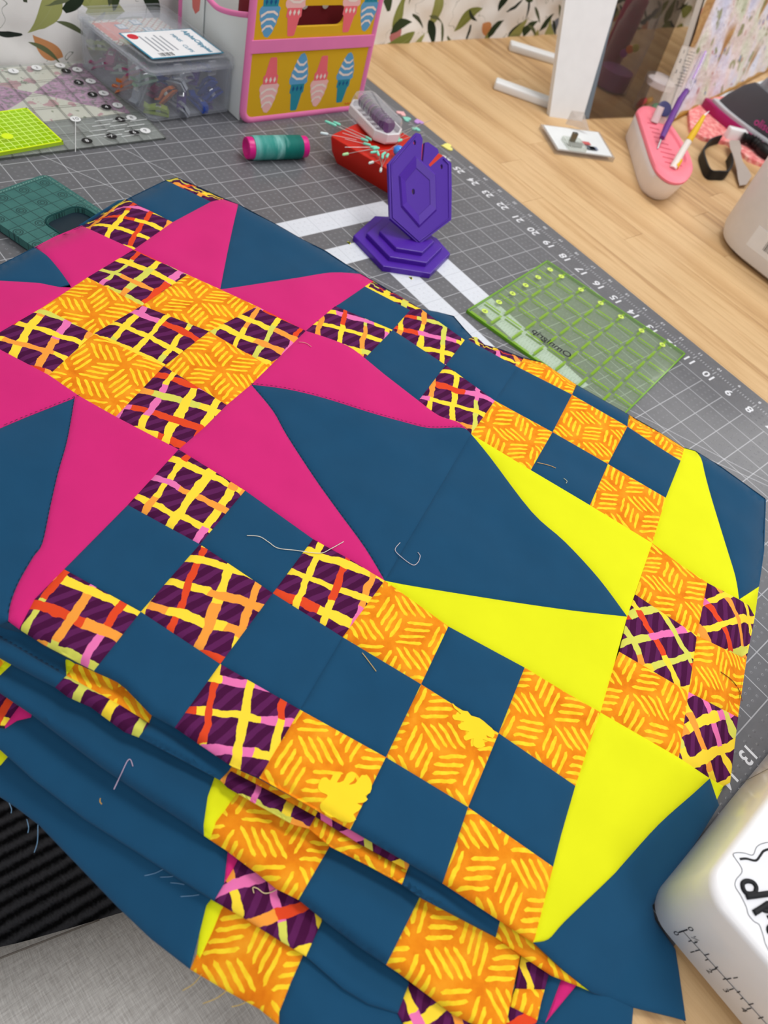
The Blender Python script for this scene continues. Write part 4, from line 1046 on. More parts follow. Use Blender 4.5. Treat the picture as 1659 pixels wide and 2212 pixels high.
# fabric block and big clear square ruler over it
def block_build(nt, b):
    v = UV(); x, y, z = SEP(v)
    cx = x - 2.1; cy = y - 3.0
    hour = AB(cx) > AB(cy) * 0.75
    cream = MIX(NOISE(v, 1.2, 3) > 0.58, srgb(232, 226, 214), srgb(206, 130, 150))
    cream = MIX(NOISE(CMB(x + 5, y + 3), 3.1, 2) > 0.66, cream, srgb(126, 134, 104))
    pk = MIX(NOISE(v, 5.0, 2) > 0.55, srgb(190, 104, 176), srgb(108, 52, 96))
    pk = MIX(NOISE(CMB(x + 9, y), 4.0, 1) > 0.68, pk, srgb(214, 140, 196))
    plug(b.inputs['Base Color'], MIX(hour, pk, cream))
blk = thing('floral_fabric_block', 'pieced cream and purple floral fabric block under the clear square ruler', 'fabric', (34.4, 15, 0.004))
g = G(); nb = 14; Vb = []; uvb = []
for z0 in (0.004, 0.03):
    for i in range(nb + 1):
        for j in range(nb + 1):
            x = 4.15 * i / nb; y = 6.2 * j / nb; Vb.append((32.4 + x + 0.03 * math.sin(y * 3), 11.85 + y, z0)); uvb.append((x, y))
n1 = nb + 1
F = [(i * n1 + j, i * n1 + j + 1, (i + 1) * n1 + j + 1, (i + 1) * n1 + j) for i in range(nb) for j in range(nb)]
F += [tuple(q + n1 * n1 for q in f) for f in F]
F += [(i, i + 1, i + 1 + n1 * n1, i + n1 * n1) for i in range(nb)] + [(nb * n1 + i, nb * n1 + i + 1, nb * n1 + i + 1 + n1 * n1, nb * n1 + i + n1 * n1) for i in range(nb)] + [(i * n1, (i + 1) * n1, (i + 1) * n1 + n1 * n1, i * n1 + n1 * n1) for i in range(nb)] + [(i * n1 + nb, (i + 1) * n1 + nb, (i + 1) * n1 + nb + n1 * n1, i * n1 + nb + n1 * n1) for i in range(nb)]
g.add(Vb, F); part('pieced_cloth', g, mat('floral_block_print', srgb(220, 200, 200), 0.85, block_build), blk, uv=uvb)
SQR = ruled('clear_acrylic', (0.97, 0.98, 0.975, 1), srgb(190, 196, 192), srgb(40, 42, 40), 0.06, 1.0, 0.014, 0, la=0.7)
sq = thing('clear_square_ruler', 'large clear square ruler with black and white number dots over floral fabric', 'ruler', (33.5, 14.8, 0.035))
g, uv = slab(np.array([30.25, 11.45]), (1, 0), (0, 1), 6.35, 6.9, 0.035, 0.105, 0.05); part('acrylic_plate', g, SQR, sq, uv=uv)
WDOT = simple('white_dot', (232, 234, 236), 0.5); BDOT = simple('black_dot', (26, 26, 28), 0.5)
for c, m_, L in (('w', WDOT, [(29,153),(79,146),(130,141),(167,150),(196,175),(224,201),(254,227),(284,254),(314,282),(163,257)]), ('b', BDOT, [(143,153),(170,178),(200,204),(230,231),(260,258),(290,286),(241,294),(188,304)])):
    for k, (x, y) in enumerate(L):
        p = bp(x, y, 0.11); g = G(); g.lathe(p, (0, 0, 1), [(0.20, 0), (0.20, 0.004)], 18); q = part('number_dot', g, m_, sq)
        part('lettering', text_geo(str(k + 1), 0.26, p + np.array([0, 0, 0.006]), (0, -1, 0), (1, 0, 0)), BDOT if c == 'w' else WDOT, q)
g = G(); a = bp(163, 257, 0.108); b_ = bp(163, 328, 0.108); 
g.tube([a, b_], 0.012, 5); part('centre_line', g, WDOT, sq)
for k in range(12):
    a = bp(205 + (k % 3) * 38 - (k // 3) * 6, 262 + (k // 3) * 11, 0.108); g = G(); g.tube([a, a + np.array([0.03, -0.75, 0])], 0.010, 4); part('dash_line', g, WDOT, sq)
NEON = ruled('neon_acrylic', (0.78, 0.98, 0.16, 1), srgb(206, 244, 30), srgb(226, 255, 120), 0.22, 0.25, 0.016, 0, la=0.9)
ns = thing('neon_square_ruler', 'small neon yellow square acrylic ruler on top of the clear ruler', 'ruler', (31.8, 16.7, 0.11))
n1_ = bp(137, 306, 0.22)[:2]; n2_ = bp(62, 237, 0.22)[:2]; ex = (n2_ - n1_) / np.linalg.norm(n2_ - n1_); ey = np.array([-ex[1], ex[0]]); ey = ey if ey[1] > 0 else -ey
g, uv = slab(n1_, ex, ey, 2.5, 2.7, 0.11, 0.235, 0.04); part('acrylic_plate', g, NEON, ns, uv=uv)
NE = simple('neon_edge', (222, 250, 20), 0.3)
for a, b_, w, h in ((0, 0, 0.06, 2.7), (2.44, 0, 0.06, 2.7), (0, 0, 2.5, 0.06), (0, 2.64, 2.5, 0.06)):
    g, _ = slab(n1_ + ex * a + ey * b_, ex, ey, w, h, 0.108, 0.24, 0.01, 0); part('lit_edge', g, NE, ns)
p = bp(16, 294, 0.24); g = G(); g.lathe(p, (0, 0, 1), [(0.2, 0), (0.2, 0.004)], 18); part('centre_mark', g, NE, ns)

# ------------------------------------------------------------------ green phone case
def case_build(nt, b):
    v = UV(); x, y, z = SEP(v)
    s = 0.42; gx = FR(x / s + NOISE(v, 1.5, 1) * 0.1) - 0.5; gy = FR(y / s) - 0.5
    ln = MX(AB(gx) < 0.035, AB(gy) < 0.035)
    r = SQ(gx * gx * 0 + (FR(x / s / 2) - 0.5) * (FR(x / s / 2) - 0.5) * 4 + (FR(y / s / 2) - 0.5) * (FR(y / s / 2) - 0.5) * 4)
    rg = MX(AB(r - 0.34) < 0.05, AB(r - 0.17) < 0.05)
    k = MX(ln, rg)
    c = MIX(NOISE(v, 2.5, 4), srgb(44, 94, 92), srgb(66, 120, 114))
    plug(b.inputs['Base Color'], MIX(k * 0.75, c, srgb(22, 54, 56)))
    plug(b.inputs['Normal'], BUMP(NOISE(v, 30, 3) * 0.5 - k, 0.5, 0.0006))
CASE = mat('embossed_green_leather', srgb(46, 98, 96), 0.6, case_build)
pc = thing('green_phone_case', 'dark green embossed leather phone case with camera cutout beside the quilt', 'phone case', (27, 18, 0.005))
T0 = np.array([28.55, 17.05]); e1 = np.array([-0.957, -0.29]); e2 = np.array([-0.29, 0.957])
g = plate(rrect(0, 4.6, 0, 3.1, 0.28), [rrect(2.02, 3.5, 0.42, 1.95, 0.4)], (*T0, 0.10), (*e1, 0), (*e2, 0), -0.28)
L2 = lambda V: [((np.array(p[:2]) - T0) @ e1, (np.array(p[:2]) - T0) @ e2) for p in V]
part('case_body', g, CASE, pc, smooth=30, uv=L2(g.v))
g = plate(rrect(0.05, 4.5, 0.05, 3.05, 0.28), [], (*T0, 0.01), (*e1, 0), (*e2, 0), -0.10); part('inner_tray', g, simple('dark_navy_rubber', (22, 40, 52), 0.5), pc)
g = plate(rrect(2.0, 3.52, 0.40, 1.97, 0.4), [], (*T0, 0.12), (*e1, 0), (*e2, 0), -0.10); part('camera_recess', g, simple('dark_navy_rubber', (22, 40, 52), 0.5), pc)
g = G()
for q in smooth_poly(rrect(1.96, 3.56, 0.36, 2.01, 0.44, 4), 2): pass
Rg = [(*(T0 + e1 * x + e2 * y), 0.385) for x, y in rrect(1.98, 3.54, 0.38, 1.99, 0.42, 5)]; Rg.append(Rg[0]); g.tube(Rg, 0.035, 6, False)
part('cutout_rim', g, simple('case_rim', (30, 68, 68), 0.9, spec=0.1), pc, smooth=True)
g = G()
for a, b_ in (((0.12, 0.12), (4.4, 0.12)), ((0.12, 0.12), (0.12, 3.0))):
    n = 26
    for k in range(n):
        t0, t1 = k / n, (k + 0.6) / n; A = np.array(a); B_ = np.array(b_)
        p0, p1 = A + (B_ - A) * t0, A + (B_ - A) * t1
        g.tube([(*(T0 + e1 * p0[0] + e2 * p0[1]), 0.385), (*(T0 + e1 * p1[0] + e2 * p1[1]), 0.385)], 0.016, 4)
part('stitching', g, simple('pale_teal_thread', (120, 160, 150), 0.8), pc)

# ------------------------------------------------------------------ spool of thread
A0 = bp(531, 320, 0.46); A1 = bp(661, 317, 0.46); ax_ = (A1 - A0) / np.linalg.norm(A1 - A0); LN = np.linalg.norm(A1 - A0)
def thread_build(nt, b):
    v = OBJ(); x, y, z = SEP(v)
    a = x * float(ax_[0]) + y * float(ax_[1])
    n = NOISE(CMB(a * 3.0, x * 0.6, z * 0.8), 1.2, 3)
    c = RAMP(a * 0.30 + 0.5 + (n - 0.5) * 0.5, [(0.18, srgb(126, 200, 194)), (0.40, srgb(52, 160, 150)), (0.5, srgb(140, 206, 200)), (0.62, srgb(14, 128, 118)), (1.0, srgb(6, 104, 98))])
    plug(b.inputs['Base Color'], c)
    plug(b.inputs['Normal'], BUMP(SN(a * 160.0 + n * 8.0), 0.6, 0.0006))
    plug(b.inputs['Roughness'], n * 0.1 + 0.4)
sp = thing('thread_spool', 'teal variegated thread spool with magenta ends lying on the mat', 'thread spool', (*((A0 + A1) / 2)[:2], 0.0))
MAGP = simple('magenta_plastic', (214, 24, 132), 0.3)
g = G(); g.lathe(A0 + ax_ * 0.25, ax_, [(0.36, 0), (0.455, 0.03), (0.46, 0.1), (0.46, LN - 0.62), (0.455, LN - 0.55), (0.36, LN - 0.5)], 32)
to = part('wound_thread', g, mat('variegated_thread', srgb(60, 160, 150), 0.45, thread_build), sp, smooth=50)
for o_, d in ((A0, ax_), (A1, -ax_)):
    g = G(); g.lathe(o_, d, [(0.20, 0.14), (0.30, 0.06), (0.36, 0.0), (0.41, 0.02), (0.42, 0.08), (0.42, 0.27), (0.2, 0.29)], 28); part('spool_end', g, MAGP, sp, smooth=50)

# ------------------------------------------------------------------ red pin holder, pins, case and confetti
RED = simple('red_plastic', (200, 34, 18), 0.35)
RA = bp(712, 292, 1.1)[:2]; r1 = np.array([-0.955, -0.297]); r2 = np.array([0.297, -0.955])
pinb = thing('red_pin_holder', 'red rectangular magnetic pin holder behind the purple stand', 'pin holder', (*(RA + r1 * 1.9 + r2 * 1.6), 0.0))
RL, RW = 4.0, 3.4
R = []
for ins, z in ((0.30, 0.0), (0.10, 0.45), (0.0, 1.0), (0.02, 1.08), (0.09, 1.10), (0.5, 1.02), (1.4, 0.98)):
    R.append([(*(RA + r1 * x + r2 * y), z) for x, y in rrect(ins, RL - ins, ins, RW - ins, 0.2)])
g = G(); g.rings(R); part('holder_body', g, RED, pinb, smooth=35)
MINT = simple('mint_pin_head', (132, 222, 196), 0.4); WIRE = simple('pin_steel', (200, 196, 196), 0.3, metal=0.8)
def pin(px0, px1, head=MINT, z0=1.14, z1=1.2, big=0.06, label='mint flat headed sewing pin lying on the red pin holder', grp='pins on the red holder'):
    a = bp(*px0, z1); b_ = bp(*px1, z0)
    t = thing('sewing_pin', label, 'pin', b_, grp)
    d = (a - b_) / np.linalg.norm(a - b_)
    g = G(); g.tube([b_, a], 0.011, 5); part('shaft', g, WIRE, t)
    g = G(); g.lathe(a, d, [(0.02, -0.02), (big, 0.02), (big * 0.9, 0.28), (0.03, 0.32)], 10); part('head', g, head, t, smooth=50)
PINS = [((717, 268), (790, 300)), ((726, 272), (795, 305)), ((735, 270), (798, 298)), ((780, 300), (740, 287)), ((785, 310), (745, 300)), ((800, 318), (745, 318)), ((806, 322), (760, 330)), ((790, 296), (760, 280)), ((818, 336), (826, 360)), ((826, 342), (824, 365)), ((835, 340), (822, 366)), ((832, 330), (860, 310)), ((812, 328), (850, 322)), ((862, 298), (905, 270)), ((866, 286), (930, 260)), ((868, 302), (915, 285))]
for k, (a, b_) in enumerate(PINS): pin(a, b_)
PALEG = simple('pale_green_head', (176, 222, 160), 0.4)
pin((752, 332), (800, 322), PALEG, label='pale green headed pin overhanging the front of the red holder', grp=None)
pin((708, 290), (770, 302), simple('glass_head', (216, 230, 232), 0.2), label='clear headed long pin sticking out left of the red holder', grp=None)
pin((806, 350), (822, 345), simple('white_head', (220, 232, 222), 0.3), label='white headed pin near the front edge of the red holder', grp=None)
pin((823, 364), (826, 345), simple('white_head', (220, 232, 222), 0.3), label='white headed pin beside the purple stand on red holder', grp=None)
g = G(); q = bp(862, 328, 1.25); g.lathe(q - np.array([0, 0, 0.12]), (0.1, 0.2, 1), [(0.05, 0), (0.2, 0.05), (0.24, 0.16), (0.2, 0.3), (0.08, 0.36)], 18)
bb_ = part('blue_bead', g, simple('blue_glass', (52, 140, 236), 0.15, coat=0.6), smooth=True); tag(bb_, 'shiny blue round bead on the red pin holder', 'bead')
# hard case with clear domed lid
K0 = bp(742, 232, 1.2); K1 = bp(816, 309, 1.2); kx = (K1 - K0)[:2]; KL = np.linalg.norm(kx); kx = kx / KL; ky = np.array([-kx[1], kx[0]]); ky = ky if ky[1] < 0 else -ky
kc = thing('bobbin_case', 'small white case with clear domed lid of purple bobbins on red pin holder', 'case', (*(K0[:2] + kx * KL / 2 + ky * 0.7), 1.10))
def kpt(x, y, z): return np.array([*(K0[:2] + kx * x + ky * y), z])
KW = 1.45
def koct(i): 
    c = 0.42; return [(x, y) for x, y in ((c, i), (KL - c, i), (KL - i, c), (KL - i, KW - c), (KL - c, KW - i), (c, KW - i), (i, KW - c), (i, c))]
g = G(); g.rings([[kpt(x, y, z) for x, y in koct(i)] for i, z in ((0.06, 1.10), (0.0, 1.2), (0.0, 1.52), (0.03, 1.55), (0.1, 1.55), (0.12, 1.3))]); part('case_base', g, simple('white_case', (236, 236, 238), 0.3), kc, smooth=30)
g = G(); g.rings([[kpt(x, y, z) for x, y in koct(i)] for i, z in ((0.04, 1.555), (0.06, 1.78), (0.14, 1.95), (0.3, 2.05), (0.5, 2.07))], True, False, True); part('clear_lid', g, clear_mat('clear_lid', (0.97, 0.97, 0.98, 1), 0.06, 0.06, srgb(220, 220, 226)), kc, smooth=30)
part('lettering', text_geo('STITCHY', 0.26, kpt(KL * 0.5, -0.012, 1.36), (*kx, 0), (0, 0, 1), bold=0.02), simple('raised_white', (252, 252, 252), 0.35), kc)
PURG = simple('purple_bobbin', (100, 36, 110), 0.3)
for k in range(6):
    b_ = thing('thread_bobbin', f'purple bobbin number {("one","two","three","four","five","six")[k]} from the far end of the clear lidded case', 'bobbin', kpt(0.5 + k * (KL - 1.0) / 5, KW / 2, 1.36))
    g = G(); g.lathe(kpt(0.40 + k * (KL - 1.0) / 5, KW / 2, 1.66), (*kx, 0), [(0.1, 0), (0.24, 0.0), (0.24, 0.15), (0.1, 0.15)], 16); part('wound_thread', g, PURG, b_, smooth=40)
    for s in (-0.03, 0.15):
        g = G(); g.lathe(kpt(0.40 + s + k * (KL - 1.0) / 5, KW / 2, 1.66), (*kx, 0), [(0.3, 0), (0.3, 0.03)], 18); part('flange', g, STEEL if k < 3 else PURG, b_, smooth=40)
# confetti
def heart(px, s, col, rot, label, name='heart_confetti'):
    c = bp(*px, 0.0); pts = []
    for k in range(24):
        t = 2 * math.pi * k / 24; x = 16 * math.sin(t) ** 3 / 16; y = (13 * math.cos(t) - 5 * math.cos(2 * t) - 2 * math.cos(3 * t) - math.cos(4 * t)) / 16
        pts.append((c[0] + s * (x * math.cos(rot) - y * math.sin(rot)), c[1] + s * (x * math.sin(rot) + y * math.cos(rot))))
    g = G(); g.prism(pts, 0.004, 0.05, 0.015); o = part(name, g, simple('confetti_%d_%d_%d' % col, col, 0.4)); tag(o, label, 'confetti', 'heart confetti on the mat')
heart((966, 318), 0.32, (240, 234, 130), 2.6, 'pale yellow heart confetti on the mat edge by the purple stand')
heart((867, 246), 0.26, (240, 184, 186), 0.4, 'pink heart confetti beside the clear lidded case')
heart((904, 264), 0.26, (196, 150, 220), 1.2, 'lilac heart confetti on the mat edge near the wood')
heart((878, 258), 0.24, (140, 214, 196), 2.0, 'mint heart confetti next to the lilac one')
heart((898, 279), 0.22, (140, 214, 196), 0.9, 'mint heart confetti below the lilac one')
for (x, y), lb in (((754, 525), 'tiny yellow clipping on the mat left of the purple stand'), ((888, 601), 'tiny yellow clipping on the white band below the purple stand')):
    c = bp(x, y); g = G(); g.prism([(c[0] + 0.09 * math.cos(a), c[1] + 0.06 * math.sin(2 * a + 1)) for a in np.linspace(0, 5.5, 7)], 0.004, 0.014)
    o = part('fabric_clipping', g, simple('yellow_scrap', (230, 234, 70), 0.8)); tag(o, lb, 'fabric scrap')

# ------------------------------------------------------------------ purple stand
PURP = simple('purple_plastic', (74, 28, 158), 0.38, spec=0.45)
st = thing('purple_plastic_stand', 'purple stepped plastic stand with upright hexagonal plate and notches', 'stand', (*bp(870, 530)[:2], 0.0))
base_px = [(764, 508), (810, 466), (850, 468), (944, 514), (973, 547), (930, 591), (828, 575)]
BP = np.array([bp(x, y, 0.22)[:2] for x, y in base_px]); cB = np.array(bp(880, 525, 0.22)[:2])
def hexpoly(s): return [cB + (p - cB) * s for p in BP]
for nm, s, z0, z1 in (('base_step', 1.0, 0.0, 0.22), ('base_step', 0.78, 0.22, 0.40), ('base_step', 0.56, 0.40, 0.56)):
    g = G(); g.prism(hexpoly(s), z0, z1, 0.035); part(nm, g, PURP, st)
Tip = bp(906, 528, 0.50); Lc = bp(843, 472, 1.05); Rc = bp(975, 475, 1.05)
hx = Rc - Lc; hx[2] = 0; hx /= np.linalg.norm(hx)
d = ray(898, 287); tt = ((Tip - CC) @ hx) / (d @ hx); Tp = CC + d * tt
yx = Tp - Tip; yx -= hx * (yx @ hx)
if not (2.5 < np.linalg.norm(yx) < 6.5): Tp = bp(898, 287, 3.9); yx = Tp - Tip; yx -= hx * (yx @ hx)
yx /= np.linalg.norm(yx); nz_ = np.cross(hx, yx)
if nz_ @ (CC - Tip) < 0: nz_ = -nz_
def sp2(x, y):
    q = on_plane(x, y, Tip, nz_) - Tip; return (q @ hx, q @ yx)
outl = [(898, 287), (839, 353), (841, 410), (843, 472), (875, 500), (906, 528), (942, 500), (975, 475), (976, 410), (975, 352), (957, 337), (930, 361), (926, 356), (948, 330), (946, 322), (925, 307), (918, 308), (914, 350), (910, 345), (913, 300), (908, 289)]
O2 = [sp2(*p) for p in outl]
hol = []
for hxp, hyp, r in ((896, 308, 0.055), (954, 360, 0.055), (893, 414, 0.065)):
    c = sp2(hxp, hyp); hol.append([(c[0] + r * math.cos(a), c[1] + 1.7 * r * math.sin(a)) for a in np.linspace(0, 2 * math.pi, 10)[:-1]])
ex, ey = (hx, yx) if np.cross(hx, yx) @ nz_ > 0 else (hx, yx)
th = 0.16
og = Tip - nz_ * th
g = plate(O2, hol, og if np.cross(hx, yx) @ nz_ > 0 else Tip, hx, yx, th)
part('upright_plate', g, PURP, st)
def raised(pxs, s_in, lift, nm):
    P0 = np.array([sp2(*p) for p in pxs]); c = P0.mean(0)
    R = [[Tip + hx * p[0] + yx * p[1] + nz_ * 0.0 for p in P0], [Tip + hx * (c + (p - c) * 0.97)[0] + yx * (c + (p - c) * 0.97)[1] + nz_ * lift * 0.8 for p in P0], [Tip + hx * (c + (p - c) * s_in)[0] + yx * (c + (p - c) * s_in)[1] + nz_ * lift for p in P0]]
    g = G(); g.rings(R, True, False, True); part(nm, g, PURP, st)
# recessed hexagonal panel frame on the plate face
o_h = [(897, 336), (861, 380), (866, 447), (905, 492), (943, 455), (941, 376)]
P0 = np.array([sp2(*p) for p in o_h]); c = P0.mean(0)
ringo = [Tip + hx * p[0] + yx * p[1] + nz_ * 0.01 for p in P0]; g = G()
mid = [Tip + hx * p[0] + yx * p[1] + nz_ * 0.07 for p in c + (P0 - c) * 0.93]
inn = [Tip + hx * p[0] + yx * p[1] + nz_ * 0.02 for p in c + (P0 - c) * 0.66]
g.rings([ringo, mid, inn], True, False, False); part('bevelled_frame', g, PURP, st)
rimL = [(898, 292), (845, 355), (848, 470), (905, 522), (970, 472), (969, 355), (957, 343)]
g = G(); g.tube([on_plane(*p, Tip, nz_) + nz_ * 0.015 for p in rimL], 0.03, 6); part('edge_rib', g, PURP, st, smooth=True)
# ------------------------------------------------------------------ white stand with smoky panel
WHITEP = simple('white_plastic', (236, 238, 240), 0.45)
pb0, pb1 = bp(1187, 252, TOP), bp(1257, 262, TOP); pt0, pt1 = bp(1237, -10, 5.35), bp(1322, -10, 5.35)
ws = thing('white_panel_stand', 'white upright panel stand on two flat white feet by the wall', 'stand', (*((pb0 + pb1) / 2)[:2], TOP))
def thick_quad(a, b, c, d, t, name, m, par, smooth=False):
    a, b, c, d = map(np.array, (a, b, c, d)); n = np.cross(b - a, d - a); n /= np.linalg.norm(n); n = np.cross(b - a, (c + d) / 2 - a); n /= np.linalg.norm(n); c = c - n * ((c - a) @ n); d = d - n * ((d - a) @ n)
    if n @ (CC - a) > 0: n = -n
    g = G(); g.rings([[a, b, c, d], [q + n * t for q in (a, b, c, d)]]); return part(name, g, m, par)
ext = lambda p, q, k: p + (q - p) * k
thick_quad(pb0, pb1, ext(pb1, pt1, 1.25), ext(pb0, pt0, 1.25), 0.35, 'upright_panel', WHITEP, ws)
FOOT = ((bp(1066, 188, TOP), bp(1205, 238, TOP)), (bp(1098, 106, TOP), bp(1215, 142, TOP)))
for a, b_ in FOOT:
    d = (b_ - a); L = np.linalg.norm(d); d /= L; s_ = np.array([-d[1], d[0], 0])
    g = G(); g.box((a + b_) / 2 + np.array([0, 0, 0.22]), (L, 0.75, 0.44), (d, s_, (0, 0, 1)), 0.1, 3); part('foot', g, WHITEP, ws, smooth=40)
SMOKE = clear_mat('smoky_acrylic', (0.70, 0.67, 0.64, 1), 0.03, 0.05, srgb(90, 86, 82))
sb0, sb1 = bp(1259, 258, TOP), bp(1377, 254, TOP); st0, st1 = bp(1326, -10, 5.35), bp(1474, -10, 5.35)
sm = thing('smoky_acrylic_panel', 'smoky grey see-through acrylic panel leaning beside the white stand', 'panel', (*((sb0 + sb1) / 2)[:2], TOP))
thick_quad(sb0, sb1, ext(sb1, st1, 1.25), ext(sb0, st0, 1.25), 0.10, 'acrylic_sheet', SMOKE, sm)
thick_quad(sb0 + np.array([0.02, 0.02, 0.0]), ext(sb0, sb1, 0.10), ext(ext(sb0, sb1, 0.10), ext(st0, st1, 0.06), 1.25), ext(sb0, st0, 1.25), 0.14, 'edge_strip', simple('grey_strip', (110, 122, 132), 0.4), sm)

# things standing behind the smoky panel
BOTC = clear_mat('clear_bottle', (0.98, 0.975, 0.985, 1), 0.05, 0.04, srgb(236, 230, 236), 0.40)
b0 = np.array([30.0, -18.9, TOP])
bt = thing('spray_bottle', 'clear round bottle with black cap standing behind the smoky panel', 'bottle', b0)
g = G(); g.lathe(b0, (0, 0, 1), [(1.0, 0.0), (1.15, 0.1), (1.15, 3.3), (1.1, 3.45), (1.05, 3.5), (1.0, 4.1), (0.8, 4.9), (0.5, 5.3), (0.45, 5.6)], 32); part('bottle_body', g, BOTC, bt, smooth=50)
g = G(); g.lathe(b0, (0, 0, 1), [(0.95, 0.1), (1.0, 0.2), (1.0, 1.1), (0.2, 1.2)], 24); part('purple_contents', g, simple('plum_contents', (150, 84, 146), 0.4), bt, smooth=50)
g = G(); g.lathe(b0 + np.array([0, 0, 5.4]), (0, 0, 1), [(0.62, 0), (0.66, 0.1), (0.66, 1.9), (0.5, 2.1)], 24); part('black_cap', g, simple('black_plastic', (14, 14, 16), 0.35), bt, smooth=50)
for k, (q, c) in enumerate((((0.75, 1.02, 2.6), (220, 120, 40)), ((0.95, 0.82, 2.75), (190, 180, 70)), ((0.55, 1.12, 2.3), (150, 70, 150)))):
    g = G(); g.lathe(b0 + np.array([-q[0], q[1], q[2]]), (-q[0], q[1], 0.1), [(0.22, 0), (0.2, 0.05), (0.05, 0.07)], 14); part('label_flower', g, simple('flower_%d' % k, c, 0.6), bt)
p0 = np.array([31.3, -19.9, TOP])
po = thing('magenta_pouch', 'dark magenta glossy pouch standing behind the clear bottle', 'pouch', p0)
g = G(); g.rings([[p0 + np.array([w * math.cos(a) * 0.5, w * math.sin(a) * 1.0, z]) for a in np.linspace(0, 2 * math.pi, 21)[:-1]] for w, z in ((0.9, 0.6), (1.0, 0.8), (1.05, 2.5), (1.0, 4.3), (0.7, 4.6))]); part('pouch_body', g, simple('magenta_vinyl', (150, 20, 66), 0.3), po, smooth=50)
g = G(); g.rings([[p0 + np.array([w * math.cos(a) * 0.5, w * math.sin(a) * 1.0, z]) for a in np.linspace(0, 2 * math.pi, 21)[:-1]] for w, z in ((0.8, 0.0), (0.92, 0.1), (0.92, 0.62))]); part('pouch_foot', g, simple('pink_vinyl', (196, 60, 100), 0.3), po, smooth=50)
j0 = bp(1425, 232, TOP); j0 = np.array([27.0, -18.9, TOP])
jr = thing('glass_jar', 'low clear jar of orange and red notions beside the smoky panel', 'jar', j0)
g = G(); g.lathe(j0, (0, 0, 1), [(0.8, 0), (0.9, 0.1), (0.9, 1.5), (0.85, 1.6)], 28); part('jar_body', g, BOTC, jr, smooth=50)
g = G(); g.lathe(j0, (0, 0, 1), [(0.93, 1.62), (0.96, 1.68), (0.96, 1.95), (0.8, 2.02)], 28); part('jar_lid', g, clear_mat('lid_clear', (0.95, 0.93, 0.94, 1), 0.35, 0.1, srgb(236, 226, 228)), jr, smooth=50)
nr = random.Random(5)
for k, c in enumerate(((226, 140, 40), (210, 60, 60), (230, 180, 60), (90, 150, 110), (220, 110, 120), (200, 150, 60))):
    a = k * 1.05; g = G(); g.lathe(j0 + np.array([0.4 * math.cos(a), 0.4 * math.sin(a), 0.12 + 0.3 * (k % 2)]), (math.cos(a), 0.4, 0.5), [(0.1, 0), (0.3, 0.06), (0.32, 0.2), (0.1, 0.3)], 12)
    o = part('spool_bit', g, simple('notion_%d' % k, c, 0.5), smooth=True); tag(o, ('orange', 'red', 'yellow', 'green', 'coral', 'ochre')[k] + ' round notion inside the low clear jar', 'notion')

# ------------------------------------------------------------------ packet with presser foot
K = [bp(1170, 272, 0.1), bp(1203, 325, 0.1), bp(1324, 342, 0.1), bp(1292, 288, 0.1)]
pk = thing('presser_foot_packet', 'clear packet holding a metal presser foot on white card', 'packet', (*np.mean(K, 0)[:2], TOP))
kc_ = np.mean(K, 0)
def quadslab(Q, z0, z1, s): return G().rings([[(*(kc_ + (q - kc_) * s)[:2], z) for q in Q] for z in (z0, z1)])
part('clear_tray', quadslab(K, TOP, 0.16, 1.04), clear_mat('packet_clear', (0.9, 0.9, 0.9, 1), 0.2, 0.15, srgb(196, 190, 186)), pk)
part('white_card', quadslab(K, 0.10, 0.18, 0.96), simple('packet_card', (226, 230, 232), 0.4), pk)
c1_ = bp(1240, 312, 0.25); kd = (K[2] - K[1]); kd /= np.linalg.norm(kd); kn = np.array([-kd[1], kd[0], 0])
g = G(); g.box(c1_, (1.1, 1.1, 0.3), (kd, kn, (0, 0, 1)), 0.08); part('blister', g, clear_mat('blister_clear', (0.93, 0.95, 0.92, 1), 0.2, 0.1, srgb(206, 212, 206)), pk)
g = G(); g.box(c1_ + kd * 0.1, (0.7, 0.3, 0.18), (kd, kn, (0, 0, 1)), 0.04); g.box(c1_ - kd * 0.2 + np.array([0, 0, 0.3]), (0.3, 0.2, 0.6), (kd, kn, (0, 0, 1)), 0.04); part('presser_foot', g, simple('nickel', (120, 118, 108), 0.3, metal=0.9), pk)
for q, c in ((0.9, (190, 90, 90)), (1.15, (120, 130, 150)), (1.0, (90, 100, 110))):
    g = G(); g.box(c1_ + kd * q + kn * (0.35 if c[0] > 150 else -0.1), (0.5, 0.3, 0.02), (kd, kn, (0, 0, 1))); o = part('printed_mark', g, simple('card_ink_%d' % c[0], c, 0.6), pk); o.location.z += 0.0
w0, w1 = bp(1228, 272, 0.55), bp(1272, 283, 0.5)
g = G(); A, B_, C_, D_ = bp(1222, 268, 0.35), bp(1274, 284, 0.35), bp(1262, 244, 1.0), bp(1235, 240, 1.0)
g.rings([[A, B_, C_, D_], [q + np.array([0.02, 0, 0.02]) for q in (A, B_, C_, D_)]]); part('cellophane_flap', g, clear_mat('cellophane', (0.93, 0.9, 0.88, 1), 0.28, 0.2, srgb(210, 204, 198)), pk)

